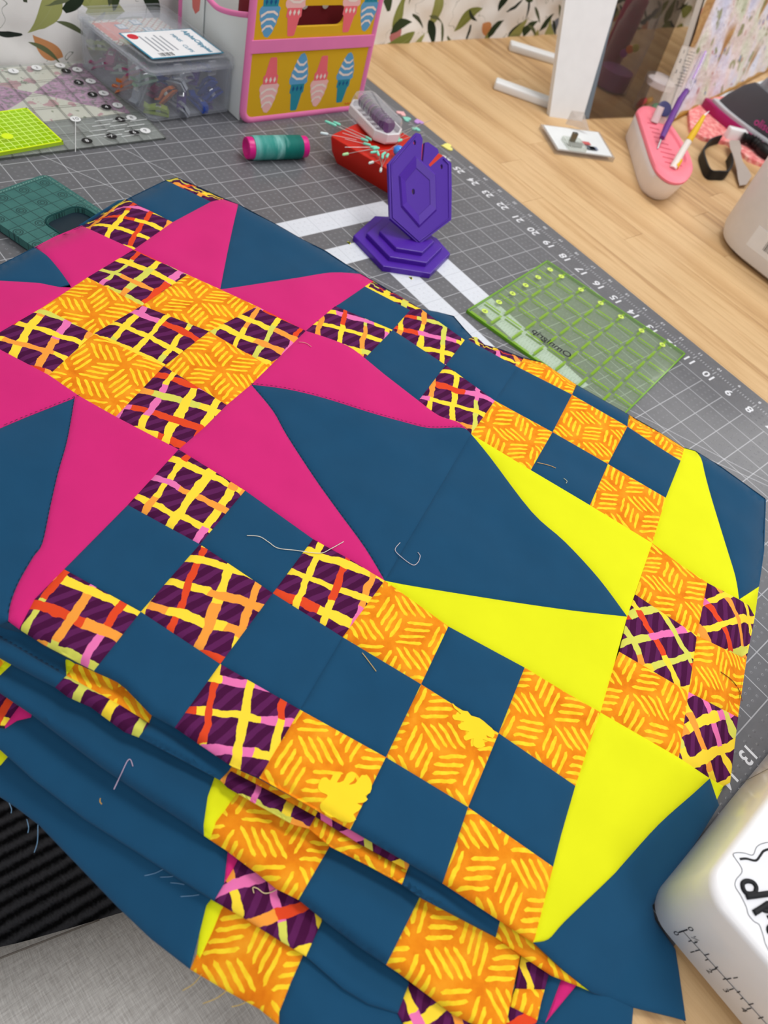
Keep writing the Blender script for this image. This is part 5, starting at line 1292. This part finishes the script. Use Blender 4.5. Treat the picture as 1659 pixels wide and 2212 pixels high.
# ------------------------------------------------------------------ pink and white tool caddy
topx = [(1380, 252), (1378, 240), (1390, 230), (1410, 231), (1432, 246), (1470, 298), (1492, 340), (1495, 366), (1478, 388), (1450, 388), (1424, 370), (1410, 345), (1395, 300)]
TPp = [bp(x, y, 1.30)[:2] for x, y in smooth_poly(topx, 3)]
tc = thing('pink_tool_caddy', 'white tool caddy with pink silicone top holding a seam ripper and pens', 'caddy', (*np.mean(TPp, 0), TOP))
cT = np.mean(TPp, 0)
g = G(); g.rings([[(*(cT + (np.array(p) - cT) * s + np.array([0.12, -0.02]) * (1.3 - z)), z) for p in TPp] for s, z in ((0.90, TOP), (0.94, 0.05), (1.0, 0.75), (1.02, 1.08), (0.99, 1.12))]); part('white_body', g, simple('caddy_white', (240, 232, 232), 0.4), tc, smooth=50)
PKS = simple('pink_silicone', (246, 128, 146), 0.5)
g = G(); g.rings([[(*(cT + (np.array(p) - cT) * s), z) for p in TPp] for s, z in ((0.99, 1.10), (1.03, 1.14), (1.03, 1.24), (0.98, 1.32), (0.80, 1.32), (0.74, 1.22))], True, False, True); part('silicone_top', g, PKS, tc, smooth=40)
SLT = simple('slot_pink', (206, 84, 108), 0.6)
ax0 = bp(1405, 262, 1.23); ax1 = bp(1458, 360, 1.23)
for k in range(9):
    c = ax0 + (ax1 - ax0) * (k + 0.5) / 9; dd = (ax1 - ax0) / np.linalg.norm(ax1 - ax0); nn = np.array([-dd[1], dd[0], 0])
    g = G(); g.box(c, (0.05, 0.5 + 0.06 * k, 0.02), (dd, nn, (0, 0, 1))); part('slot', g, SLT, tc)
PURT = simple('purple_handle', (104, 52, 140), 0.35)
def stick(pts, zs, rads, name, m, par, seg=10): 
    g = G(); g.tube([bp(x, y, z) for (x, y), z in zip(pts, zs)], rads, seg); return part(name, g, m, par, smooth=50)
sr = thing('seam_ripper', 'purple handled seam ripper with clear grip standing in the pink caddy', 'seam ripper', bp(1430, 300, 1.24))
stick([(1420, 322), (1430, 296)], [1.24, 1.6], [0.04, 0.05], 'blade', STEEL, sr)
stick([(1430, 298), (1440, 275), (1470, 215), (1483, 196)], [1.6, 1.9, 2.8, 3.05], [0.14, 0.17, 0.17, 0.15], 'handle', PURT, sr)
stick([(1483, 198), (1492, 176), (1510, 140), (1520, 118)], [3.05, 3.3, 3.8, 4.1], [0.18, 0.20, 0.2, 0.2], 'clear_cap', clear_mat('cap_clear', (0.94, 0.92, 0.96, 1), 0.15, 0.06, srgb(216, 208, 224)), sr)
stick([(1497, 170), (1524, 112)], [3.4, 4.1], [0.06, 0.06], 'purple_core', simple('lilac', (180, 120, 210), 0.4), sr)
gr = thing('seam_gauge', 'clear plastic measuring gauge with black markings upright in the pink caddy', 'gauge', bp(1440, 262, 1.24))
a, b_, c, d_ = bp(1409, 262, 1.24), bp(1440, 270, 1.24), bp(1505, 105, 4.1), bp(1475, 97, 4.1)
thick_quad(a, b_, c, d_, 0.08, 'gauge_blade', clear_mat('gauge_clear', (0.94, 0.92, 0.90, 1), 0.22, 0.06, srgb(226, 218, 210)), gr)
nn = np.cross(b_ - a, d_ - a); nn /= np.linalg.norm(nn); nn = nn if nn @ (CC - a) > 0 else -nn
for k in range(12):
    t = 0.5 + k * 0.04; p = a + (d_ - a) * t; q = b_ + (c - b_) * t
    g = G(); g.tube([q + nn * 0.012, q + (p - q) * (0.35 if k % 2 else 0.5) + nn * 0.012], 0.012, 4); part('tick_mark', g, INKB, gr)
for s_, t in (('1', 0.92), ('2', 0.80), ('3', 0.66)):
    p = a + (d_ - a) * t; e = (b_ - a) / np.linalg.norm(b_ - a); u_ = (d_ - a) / np.linalg.norm(d_ - a)
    part('lettering', text_geo(s_, 0.3, p + (c - d_) * 0.25 + nn * 0.015, e, u_), INKB, gr)
g = G(); p = a + (d_ - a) * 0.18 + (b_ - a) * 0.45; g.lathe(p, nn, [(0.42, 0), (0.42, 0.06), (0.3, 0.07)], 22); part('navy_dial', g, simple('navy_dial', (50, 48, 100), 0.4), gr)
t1 = thing('white_tube', 'short white tube tool leaning in the far end of the pink caddy', 'tool', bp(1415, 262, 1.24))
stick([(1413, 264), (1428, 230)], [1.24, 2.0], [0.22, 0.2], 'tube_body', simple('tube_white', (238, 230, 230), 0.4), t1, 14)
br = thing('floral_brush_pen', 'white pen with yellow flowers leaning in the near end of the pink caddy', 'pen', bp(1455, 362, 1.24))
stick([(1453, 364), (1475, 325), (1503, 280)], [1.22, 1.9, 2.75], [0.19, 0.17, 0.16], 'barrel', simple('pen_white', (240, 234, 228), 0.4), br, 14)
stick([(1488, 304), (1503, 280), (1521, 250)], [2.3, 2.75, 3.3], [0.172, 0.165, 0.09], 'yellow_sleeve', simple('pen_yellow', (236, 190, 40), 0.5), br, 14)
stick([(1458, 360), (1467, 345)], [1.3, 1.55], [0.194, 0.186], 'yellow_band', simple('pen_yellow', (236, 190, 40), 0.5), br, 14)
stick([(1521, 250), (1532, 240)], [3.3, 3.52], [0.07, 0.012], 'tip', simple('pen_tip', (236, 226, 230), 0.3), br, 10)

# ------------------------------------------------------------------ framed fabric board
def rabbit_build(nt, b):
    v = UV(); x, y, _ = SEP(v); n = NOISE(v, 0.28, 3)
    c = RAMP(n, [(0.30, srgb(196, 200, 226)), (0.42, srgb(222, 220, 232)), (0.50, srgb(226, 212, 208)), (0.60, srgb(212, 214, 194)), (0.70, srgb(190, 200, 172))])
    band = SS(NOISE(CMB(x * 0.9 - y * 0.7, x * 0.25 + y * 0.3), 0.28, 2), 0.56, 0.62)
    c = MIX(band, c, MIX(NOISE(v, 1.6, 3), srgb(150, 104, 56), srgb(206, 168, 116)))
    k = SS(NOISE(v, 0.9, 2), 0.60, 0.66); c = MIX(k * 0.85, c, srgb(138, 142, 88))
    k = SS(NOISE(CMB(x + 31, y + 5), 1.1, 2), 0.66, 0.70); c = MIX(k * 0.8, c, srgb(96, 112, 170))
    k = SS(NOISE(CMB(x + 51, y + 15), 1.1, 2), 0.67, 0.71); c = MIX(k * 0.8, c, srgb(182, 104, 88))
    plug(b.inputs['Base Color'], c); plug(b.inputs['Normal'], BUMP(NOISE(v, 1.6, 3), 0.5, 0.008))
RAB = mat('storybook_cotton', srgb(225, 220, 215), 0.85, rabbit_build, spec=0.15)
B0 = bp(1436, 262, 0.1); B1 = bp(1659, 146, 0.1); bd_ = B1 - B0; B1 = B0 + bd_ * 1.25; up_ = np.array([0.30, -0.12, 0.95]); up_ /= np.linalg.norm(up_)
# lean the far end back so that the board rests against the wall
bo = thing('framed_fabric_board', 'gold framed board covered in pastel storybook fabric leaning at the right', 'board', (*((B0 + B1) / 2)[:2], TOP))
HT = 15.0; nn = np.cross(B1 - B0, up_); nn /= np.linalg.norm(nn); nn = nn if nn @ (CC - B0) > 0 else -nn
L = np.linalg.norm(B1 - B0); be = (B1 - B0) / L
g = G(); Vv = []; uvv = []; na, nb_ = 60, 40
for j in range(nb_ + 1):
    for i in range(na + 1):
        x = L * i / na; y = HT * j / nb_; w = 0.12 * mnoise.noise(Vector((x * 0.6, y * 0.6, 0.0))) + 0.06 * abs(math.sin(x * 1.4 + y)) 
        Vv.append(B0 + be * x + up_ * y + nn * (0.1 + w)); uvv.append((x, y))
g.add(Vv, [(j * (na + 1) + i, j * (na + 1) + i + 1, (j + 1) * (na + 1) + i + 1, (j + 1) * (na + 1) + i) for j in range(nb_) for i in range(na)])
part('quilted_fabric', g, RAB, bo, smooth=True, uv=uvv)
g = G(); g.rings([[B0, B1, B1 + up_ * HT, B0 + up_ * HT], [q - nn * 0.3 for q in (B0, B1, B1 + up_ * HT, B0 + up_ * HT)]]); part('backing_board', g, simple('backing_cream', (214, 206, 196), 0.8), bo)
GOLD = simple('gold_frame', (176, 128, 52), 0.45)
g = G(); g.tube([B0 - up_ * 0.05, B1 - up_ * 0.05], 0.2, 8); part('frame_rail', g, GOLD, bo, smooth=True)

# ------------------------------------------------------------------ ironing things
def glit_build(nt, b):
    v = OBJ(); c = RAMP(NOISE(v, 3.2, 4, 0.7), [(0.35, srgb(214, 104, 108)), (0.5, srgb(236, 140, 138)), (0.66, srgb(246, 196, 188))])
    plug(b.inputs['Base Color'], c)
pm = [bp(x, y, 0.16) [:2] for x, y in ((1488, 236), (1492, 278), (1520, 296), (1575, 306), (1620, 342), (1700, 372), (1760, 330), (1700, 250), (1585, 214), (1575, 206), (1520, 212))]
g = G(); g.prism(pm, TOP, 0.16, 0.04); o = part('pink_pressing_mat', g, mat('pink_speckled_felt', srgb(236, 140, 138), 0.8, glit_build)); tag(o, 'pink speckled pressing mat under the iron', 'pressing mat')
wt = [bp(x, y, 0.0)[:2] for x, y in ((1530, 214), (1560, 204), (1690, 160), (1760, 190), (1700, 235), (1590, 212))]
g = G(); g.prism(wt, TOP, 0.02, 0.01); o = part('pale_sheet', g, simple('pale_blue_sheet', (206, 214, 220), 0.5)); tag(o, 'pale blue grey sheet between the fabric board and the iron', 'sheet')
ir = thing('steam_iron', 'magenta and grey steam iron lying on the pink pressing mat', 'iron', (23.5, -27.5, 0.17))
tip = bp(1507, 222, 0.4); ia = bp(1659, 318, 0.4) - tip; ia /= np.linalg.norm(ia); ib = np.array([-ia[1], ia[0], 0]); ib = ib if ib[1] < 0 else -ib
def sole(s, z, off=0.0):
    half = [(0.0, 0.0), (0.5, 0.35), (1.5, 0.8), (3.0, 1.2), (5.0, 1.5), (8.0, 1.6), (9.5, 1.5)]
    pts = [(x, y) for x, y in half] + [(x, -y) for x, y in half[::-1][:-1]]
    c = tip + ib * 1.1
    return [np.array([*(tip + ia * ((x * s) + off) + ib * (y * s + 0.75))[:2], z + 0.08]) for x, y in smooth_poly(pts, 2)]
MAGI = simple('magenta_iron', (160, 16, 92), 0.3); GRYI = simple('charcoal_iron', (72, 72, 78), 0.35); SILI = simple('silver_grey_iron', (190, 194, 200), 0.3)
g = G(); g.rings([sole(0.98, 0.10), sole(1.0, 0.2), sole(0.99, 0.55), sole(0.95, 0.62, 0.15)]); part('magenta_skirt', g, MAGI, ir, smooth=40)
g = G(); g.rings([sole(0.92, 0.62, 0.5), sole(0.93, 0.78, 0.5), sole(0.9, 0.85, 0.7)]); part('silver_ring', g, SILI, ir, smooth=40)
g = G(); g.rings([sole(0.88, 0.85, 0.9), sole(0.86, 1.4, 1.2), sole(0.78, 2.2, 1.8), sole(0.7, 2.6, 2.3)]); part('grey_body', g, GRYI, ir, smooth=40)
g = G(); g.rings([sole(0.66, 2.55, 2.6), sole(0.62, 3.1, 2.8), sole(0.5, 3.5, 3.4)]); part('water_tank', g, simple('tank_grey', (150, 156, 164), 0.25), ir, smooth=40)
h0 = tip + ia * 3.2 + ib * 0.75; g = G(); g.tube([np.array([*h0[:2], 3.2]), np.array([*(h0 + ia * 1.5)[:2], 4.4]), np.array([*(h0 + ia * 4.5)[:2], 4.8]), np.array([*(h0 + ia * 6.3)[:2], 3.9]), np.array([*(h0 + ia * 6.4)[:2], 2.4])], [0.5, 0.55, 0.5, 0.5, 0.5], 12); part('handle', g, MAGI, ir, smooth=True)
pI = tip + ia * 4.6 + ib * (-0.60); part('lettering', text_geo('oliso', 0.62, np.array([*pI[:2], 1.38]), ia, np.array([0, 0, 1.0]), bold=0.01), simple('iron_pink_ink', (206, 70, 150), 0.4), ir)

# ------------------------------------------------------------------ band loop, tag and cord
lp = thing('black_strap_loop', 'black flat strap loop with white clip on the desk by the iron', 'strap', (*bp(1545, 340, TOP)[:2], TOP))
PL = [(1560, 292), (1538, 300), (1522, 320), (1524, 340), (1536, 366), (1556, 369), (1574, 368), (1583, 350), (1580, 330)]
P3 = [bp(x, y, 0.45) for x, y in smooth_poly(PL, 4, False)]
g = G(); R = []
for i, p in enumerate(P3):
    t = P3[min(i + 1, len(P3) - 1)] - P3[max(i - 1, 0)]; t /= np.linalg.norm(t); n_ = np.array([-t[1], t[0], 0.0]); n_ /= np.linalg.norm(n_)
    R.append([p + n_ * 0.05 + np.array([0, 0, -0.45 + TOP + 0.02]), p + n_ * 0.05, p - n_ * 0.05, p - n_ * 0.05 + np.array([0, 0, -0.45 + TOP + 0.02])])
g.rings(R); part('strap', g, simple('black_webbing', (20, 20, 22), 0.6), lp, smooth=30)
g = G(); a, b_ = bp(1570, 287, 0.4), bp(1607, 296, 0.4); d_ = (b_ - a) / np.linalg.norm(b_ - a); g.box((a + b_) / 2, (np.linalg.norm(b_ - a), 0.5, 0.75), (d_, (-d_[1], d_[0], 0), (0, 0, 1)), 0.08); part('white_clip', g, WHITEP, lp, smooth=30)
cd = thing('iron_cord', 'black ribbed power cord end by the iron', 'cord', (*bp(1640, 312, TOP)[:2], TOP))
g = G(); CP = [bp(x, y, z) for x, y, z in ((1603, 296, 0.5), (1625, 303, 0.55), (1640, 314, 0.55), (1665, 334, 0.5), (1720, 352, 0.3), (1790, 360, 0.3))]
S = smooth_poly(CP, 6, False); g.tube(S, [0.24 + 0.07 * (i % 2) if i < 14 else 0.34 for i in range(len(S))], 10); part('ribbed_sleeve', g, simple('black_rubber', (16, 16, 18), 0.5), cd, smooth=40)
tw = thing('twill_tape_tag', 'twisted grey beige twill tape tag hanging onto the desk', 'tape', (*bp(1600, 380, TOP)[:2], TOP))
TPts = [((1575, 303), (1597, 303), 0.35), ((1577, 320), (1602, 318), 0.30), ((1583, 334), (1600, 330), 0.34), ((1588, 350), (1604, 348), 0.3), ((1592, 368), (1618, 368), 0.2), ((1594, 385), (1624, 380), 0.1), ((1598, 401), (1613, 398), 0.05)]
g = G(); R = [[bp(*l, z), bp(*r, z + 0.1), bp(*r, z + 0.14), bp(*l, z + 0.04)] for l, r, z in TPts]; g.rings(R); part('tape', g, simple('grey_twill', (176, 164, 156), 0.85), tw, smooth=30)

# ------------------------------------------------------------------ white machine at the right edge
MW = simple('machine_white', (228, 228, 232), 0.38)
mr = thing('white_overlocker', 'white sewing machine body with barcode sticker at the right of the desk', 'sewing machine', (12, -13.5, TOP))
e0 = bp(1598, 570, TOP); e1_ = bp(1659, 618, TOP); md = (e1_ - e0); md /= np.linalg.norm(md); mn = np.array([md[1], -md[0], 0]); mn = mn if mn[1] < 0 else -mn
o0 = e0 - md * 2.6
def mring(ins, z): return [(*(o0 + md * x + mn * y)[:2], z) for x, y in rrect(ins, 8 - ins, ins, 7 - ins, 2.3, 9)]
g = G(); g.rings([mring(0.5, TOP), mring(0.12, 0.15), mring(0.0, 0.6), mring(0.0, 6.5), mring(0.2, 7.0), mring(0.8, 7.3)]); part('machine_body', g, MW, mr, smooth=40)
g = G(); q = o0 + md * 0.02 + mn * 2.6; 
part('barcode_sticker', G().box(on_plane(1652, 528, o0, mn) - mn * 0.005, (1.5, 0.012, 1.0), (md, mn, (0, 0, 1))), CARD, mr)
q = on_plane(1656, 532, o0, mn) - mn * 0.014
for k in range(7):
    part('barcode_bar', G().box(q + md * (0.08 * k - 0.05), ((0.02, 0.045, 0.03)[k % 3], 0.006, 0.45), (md, mn, (0, 0, 1))), INKB, mr)

# ------------------------------------------------------------------ sewing machine in the lower right corner
mz = 2.30; mu, mv = 0.22, 17.36
sw = thing('sewing_machine', 'white sewing machine bed with printed ruler edge and lettered sticker at lower right', 'sewing machine', (-4, 13, 0.0))
def swr(ins, z, low=0.0): return [(x, y, z) for x, y in rrect(-9.0 + ins, mu - ins, 7.0 + ins, mv - ins, 0.62, 8)]
g = G(); g.rings([swr(0.45, 0.005), swr(0.45, 0.15), swr(0.03, 0.16), swr(0.0, 0.2), swr(0.0, mz - 0.16), swr(0.03, mz - 0.07), swr(0.09, mz - 0.018), swr(0.17, mz), swr(0.6, mz)]); part('machine_bed', g, simple('glossy_white', (244, 244, 247), 0.30, coat=0.2), sw, smooth=50)
GI = simple('dark_grey_ink', (40, 40, 46), 0.5)
def fp(x, y, lift=0.006): return on_plane(x, y, (0, mv, 0), (0, 1, 0)) + np.array([0, lift, 0])
def fline(p, q, r=0.010):
    g = G(); g.tube([fp(*p), fp(*q)], r, 5); part('ruler_mark', g, GI, sw)
cr = lambda x, y: (1400 + x * 0.1953, 1780 + y * 0.1953)
fline(cr(388, 1185), cr(1500, 2420), 0.006); fline(cr(342, 1197), cr(436, 1166), 0.014)
for p, q in (((450, 1297), (480, 1288)), ((508, 1316), (538, 1306)), ((525, 1403), (572, 1390)), ((625, 1450), (675, 1436)), ((636, 1505), (664, 1495)), ((706, 1615), (755, 1600)), ((745, 1592), (772, 1578)), ((832, 1718), (862, 1706)), ((866, 1718), (918, 1704)), ((900, 1833), (945, 1820)), ((985, 1862), (1018, 1850)), ((1025, 1935), (1052, 1922)), ((1092, 2047), (1140, 2035)), ((1112, 1998), (1165, 1984)), ((1222, 2150), (1275, 2133))):
    fline(cr(*p), cr(*q))
for s, x, y in (('0', 310, 1208), ('0', 470, 1160), ('1', 490, 1414), ('2', 678, 1627), ('3', 862, 1840), ('4', 1060, 2055), ('½', 527, 1277), ('1', 965, 1700)):
    part('lettering', text_geo(s, 0.21, fp(*cr(x, y)), (-0.12, 0, 1.0) if False else (-1, 0, 0), (0, 0, 1)), GI, sw)
def tp(x, y, lift=0.004): return bp(x, y, mz) + np.array([0, 0, lift])
# sticker: clear outline shape, wave and letters
so = [(1584, 1848), (1590, 1842), (1608, 1843), (1626, 1847), (1634, 1830), (1648, 1822), (1668, 1822), (1700, 1850), (1720, 2000), (1680, 2070), (1656, 2045), (1648, 2020), (1640, 1998), (1628, 1990), (1616, 1975), (1612, 1960), (1600, 1935), (1588, 1915), (1590, 1900), (1602, 1885), (1600, 1872)]
S3 = [tp(*p) for p in smooth_poly(so, 4)]
g = G(); g.add(S3, [tuple(range(len(S3)))]); stk = part('sticker', g, simple('sticker_white', (238, 240, 246), 0.25), sw)
g = G(); g.tube([p + np.array([0, 0, 0.004]) for p in S3 + S3[:1]], 0.007, 5); part('sticker_outline', g, simple('grey_outline', (120, 124, 132), 0.5), stk)
g = G(); g.tube([tp(x, y, 0.008) for x, y in smooth_poly([(1598, 1856), (1612, 1855), (1632, 1859), (1642, 1848), (1650, 1838), (1668, 1834), (1690, 1840)], 5, False)], 0.022, 6); part('black_wave', g, INKB, stk, smooth=True)
# letters are read from the machine's front; text runs down the frame
LE = tp(1640, 1990) - tp(1608, 1920); LE[2] = 0; LE /= np.linalg.norm(LE); LU = np.array([-LE[1], LE[0], 0.0]); LU = LU if (LU @ (tp(1700, 1920) - tp(1620, 1925))) > 0 else -LU
def stroke(pts, r=0.042):
    g = G(); g.tube([tp(x, y, 0.012) for x, y in smooth_poly(pts, 4, False)], r, 8); part('letter', g, INKB, stk, smooth=True)
stroke([cr(x, y) for x, y in ((1180, 765), (1190, 700), (1150, 645), (1085, 632), (1042, 660), (1045, 715), (1075, 760), (1130, 775), (1180, 765))], 0.045)
stroke([cr(x, y) for x, y in ((1080, 805), (1200, 790), (1420, 760))], 0.055)
stroke([cr(x, y) for x, y in ((1165, 985), (1240, 940), (1330, 880))], 0.055); stroke([cr(x, y) for x, y in ((1250, 938), (1300, 960), (1400, 945))], 0.045)
stroke([cr(x, y) for x, y in ((1340, 1210), (1330, 1160), (1380, 1120), (1440, 1140), (1450, 1200), (1400, 1230), (1345, 1215))], 0.05)
stroke([cr(x, y) for x, y in ((1325, 1010), (1345, 1040), (1400, 1030))], 0.045)
g = G(); g.tube([on_plane(*p, (mu, 0, 0), (1, 0, 0)) + np.array([0.004, 0, 0]) for p in ((1560, 1714), (1610, 1687), (1700, 1640))], 0.008, 5); part('seam_line', g, simple('seam_grey', (150, 146, 142), 0.5), sw)

# ------------------------------------------------------------------ the sewer's lap
def linen_build(nt, b):
    v = OBJ(); x, y, z = SEP(v)
    wv = NOISE(CMB(x * 22, y * 2.2, z * 2), 1.0, 2) * 0.5 + NOISE(CMB(x * 2.2, y * 22, z * 2), 1.0, 2) * 0.5
    plug(b.inputs['Base Color'], RAMP(wv, [(0.3, srgb(196, 193, 190)), (0.7, srgb(238, 237, 234))]))
    plug(b.inputs['Normal'], BUMP(wv, 0.35, 0.0012))
LIN = mat('grey_linen', srgb(176, 172, 166), 0.9, linen_build, spec=0.1)
def leg_rings(path, rads, seg=28):
    P = smooth_poly(path, 8, False); Rr = np.interp(np.linspace(0, len(rads) - 1, len(P)), range(len(rads)), rads); R = []
    for i, p in enumerate(P):
        t = P[min(i + 1, len(P) - 1)] - P[max(i - 1, 0)]; t = t / np.linalg.norm(t)
        a = np.cross(t, [1.0, 0.02, 0.01]); a /= np.linalg.norm(a); s_ = np.cross(t, a)
        R.append([p + Rr[i] * (math.cos(q) * s_ * 1.08 + math.sin(q) * a * 0.92) * (1 + 0.035 * mnoise.noise(Vector((p[1] * 0.25 + 2 * math.cos(q), 3 * math.sin(q), i * 0.10)))) for q in [2 * math.pi * k / seg for k in range(seg)]])
    return R
ps = thing('person', 'seated person in pale grey linen trousers, lap showing below the quilt', 'person', (2, 34, -27.9))
g = G()
for s_ in (1, -1):
    dx = 0.0 if s_ > 0 else -7.3
    g.rings(leg_rings([(11.6 + dx * 0.8, 46, -9.0), (9.3 + dx * 0.9, 40, -9.4), (5.5 + dx, 30, -9.0), (2.6 + dx, 22, -8.8), (1.5 + dx, 18, -10.0), (1.3 + dx, 17, -15), (1.3 + dx, 17.3, -22), (1.3 + dx, 17.3, -26.6)], [4.3, 4.2, 3.75, 3.3, 2.9, 2.7, 2.6, 2.7]))
g.rings([[np.array([8.6 + 6.6 * w * math.cos(a), 46.5 + 4.2 * w * math.sin(a), z]) for a in np.linspace(0, 2 * math.pi, 33)[:-1]] for w, z in ((0.7, -13.4), (1.0, -11.5), (1.05, -8.5), (0.98, -5.0), (0.92, -2.0), (0.9, -1.0))])
part('trousers', g, LIN, ps, smooth=True)
from mathutils.bvhtree import BVHTree
bvh = BVHTree.FromPolygons([Vector(p) for p in g.v], g.f)
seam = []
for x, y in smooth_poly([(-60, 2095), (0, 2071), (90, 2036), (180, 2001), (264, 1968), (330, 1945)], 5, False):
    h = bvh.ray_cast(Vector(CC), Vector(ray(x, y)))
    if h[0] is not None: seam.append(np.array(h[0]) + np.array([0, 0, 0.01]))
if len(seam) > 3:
    g = G(); g.tube(seam, 0.035, 6); part('side_seam', g, simple('seam_taupe', (120, 114, 108), 0.9), ps, smooth=True)  # trouser side seam as a thin ridge, darker than the linen
g = G()
for s_ in (1, -1):
    kx_ = 1.3 if s_ > 0 else -6.0
    g.rings([[np.array([kx_ + 1.7 * w * math.cos(a), 15.3 + 4.6 * w * math.sin(a) * 1.0, z]) for a in np.linspace(0, 2 * math.pi, 25)[:-1]] for w, z in ((0.92, -27.95), (1.0, -27.6), (0.95, -26.8), (0.6, -26.0))])
part('shoes', g, simple('dark_shoe', (40, 40, 44), 0.6), ps, smooth=True)

# ------------------------------------------------------------------ loose threads
def loose(pts, layer, col, label, lift=0.02, r=0.010):
    P = np.array(smooth_poly(pts, 6, False)); Wd = drape(layer, P[:, 0], P[:, 1]); Wd[:, 2] += lift
    g = G(); g.tube(Wd, r, 5); o = part('loose_thread', g, simple('thread_%d_%d_%d' % col, col, 0.8), smooth=True); tag(o, label, 'thread')
loose([(533, 1158), (560, 1160), (580, 1172), (600, 1185), (640, 1190), (690, 1196), (715, 1186), (742, 1171)], 1, (226, 220, 206), 'long white loose thread across the teal and plaid patches')
loose([(864, 1173), (853, 1188), (864, 1202), (890, 1221), (902, 1216), (907, 1202), (902, 1194)], 1, (200, 190, 200), 'curled pale thread near the middle seam of the quilt')
loose([(782, 1411), (798, 1432), (812, 1451)], 1, (206, 178, 120), 'short straight tan thread on a teal square')
loose([(246, 1706), (262, 1672), (275, 1645), (282, 1642), (287, 1656)], 3, (190, 170, 196), 'hooked lilac and white thread on the teal fold')
loose([(217, 1725), (216, 1732), (220, 1738)], 3, (196, 150, 60), 'tiny gold thread snippet on the teal fold')
loose([(1160, 1000), (1185, 1006), (1200, 1012)], 1, (214, 170, 110), 'short tan thread at an orange patch corner')
loose([(1217, 1034), (1224, 1040), (1222, 1045)], 1, (190, 196, 170), 'tiny pale thread curl on a teal square near yellow')
loose([(645, 740), (660, 742), (672, 750)], 1, (230, 150, 150), 'short pink thread on the pink petal')
loose([(1556, 1452), (1580, 1470), (1596, 1492), (1602, 1515)], 1, (120, 60, 30), 'thin brown thread on the right edge orange patch')
loose([(548, 1930), (546, 1918), (556, 1920), (570, 1930), (585, 1928), (600, 1920)], 4, (226, 206, 160), 'curled cream thread on the lower plaid patch', 0.03)
def fray(px, py, dirs, col, layer, label):
    for k, (x, y) in enumerate(px):
        loose([(x, y), (x + dirs[k][0] * 0.5 + 3, y + dirs[k][1] * 0.6), (x + dirs[k][0], y + dirs[k][1])], layer, col, label[k], 0.01, 0.006)
fray([(58, 1770), (82, 1782), (20, 1735), (352, 1878), (374, 1893), (398, 1911), (430, 1933)], None, [(2, 30), (-8, 60), (4, 22), (-40, 14), (-28, 2), (-30, -4), (-40, 4)], (120, 160, 196), 5,
     ['pale blue frayed thread at the lowest teal raw edge', 'long pale blue frayed thread hanging over the carpet', 'short blue frayed thread at the left picture edge', 'upper of the four pale threads below the teal raw edge', 'second of the four pale threads below the teal raw edge', 'third of the four pale threads below the teal raw edge', 'lowest of the four pale threads below the teal raw edge'])
fray([(436, 2104), (490, 2140), (530, 2165)], None, [(-42, 36), (-52, 28), (-30, 10)], (214, 178, 70), 5,
     ['left yellow frayed thread over the lap', 'middle yellow frayed thread over the lap', 'right yellow frayed thread over the lap'])
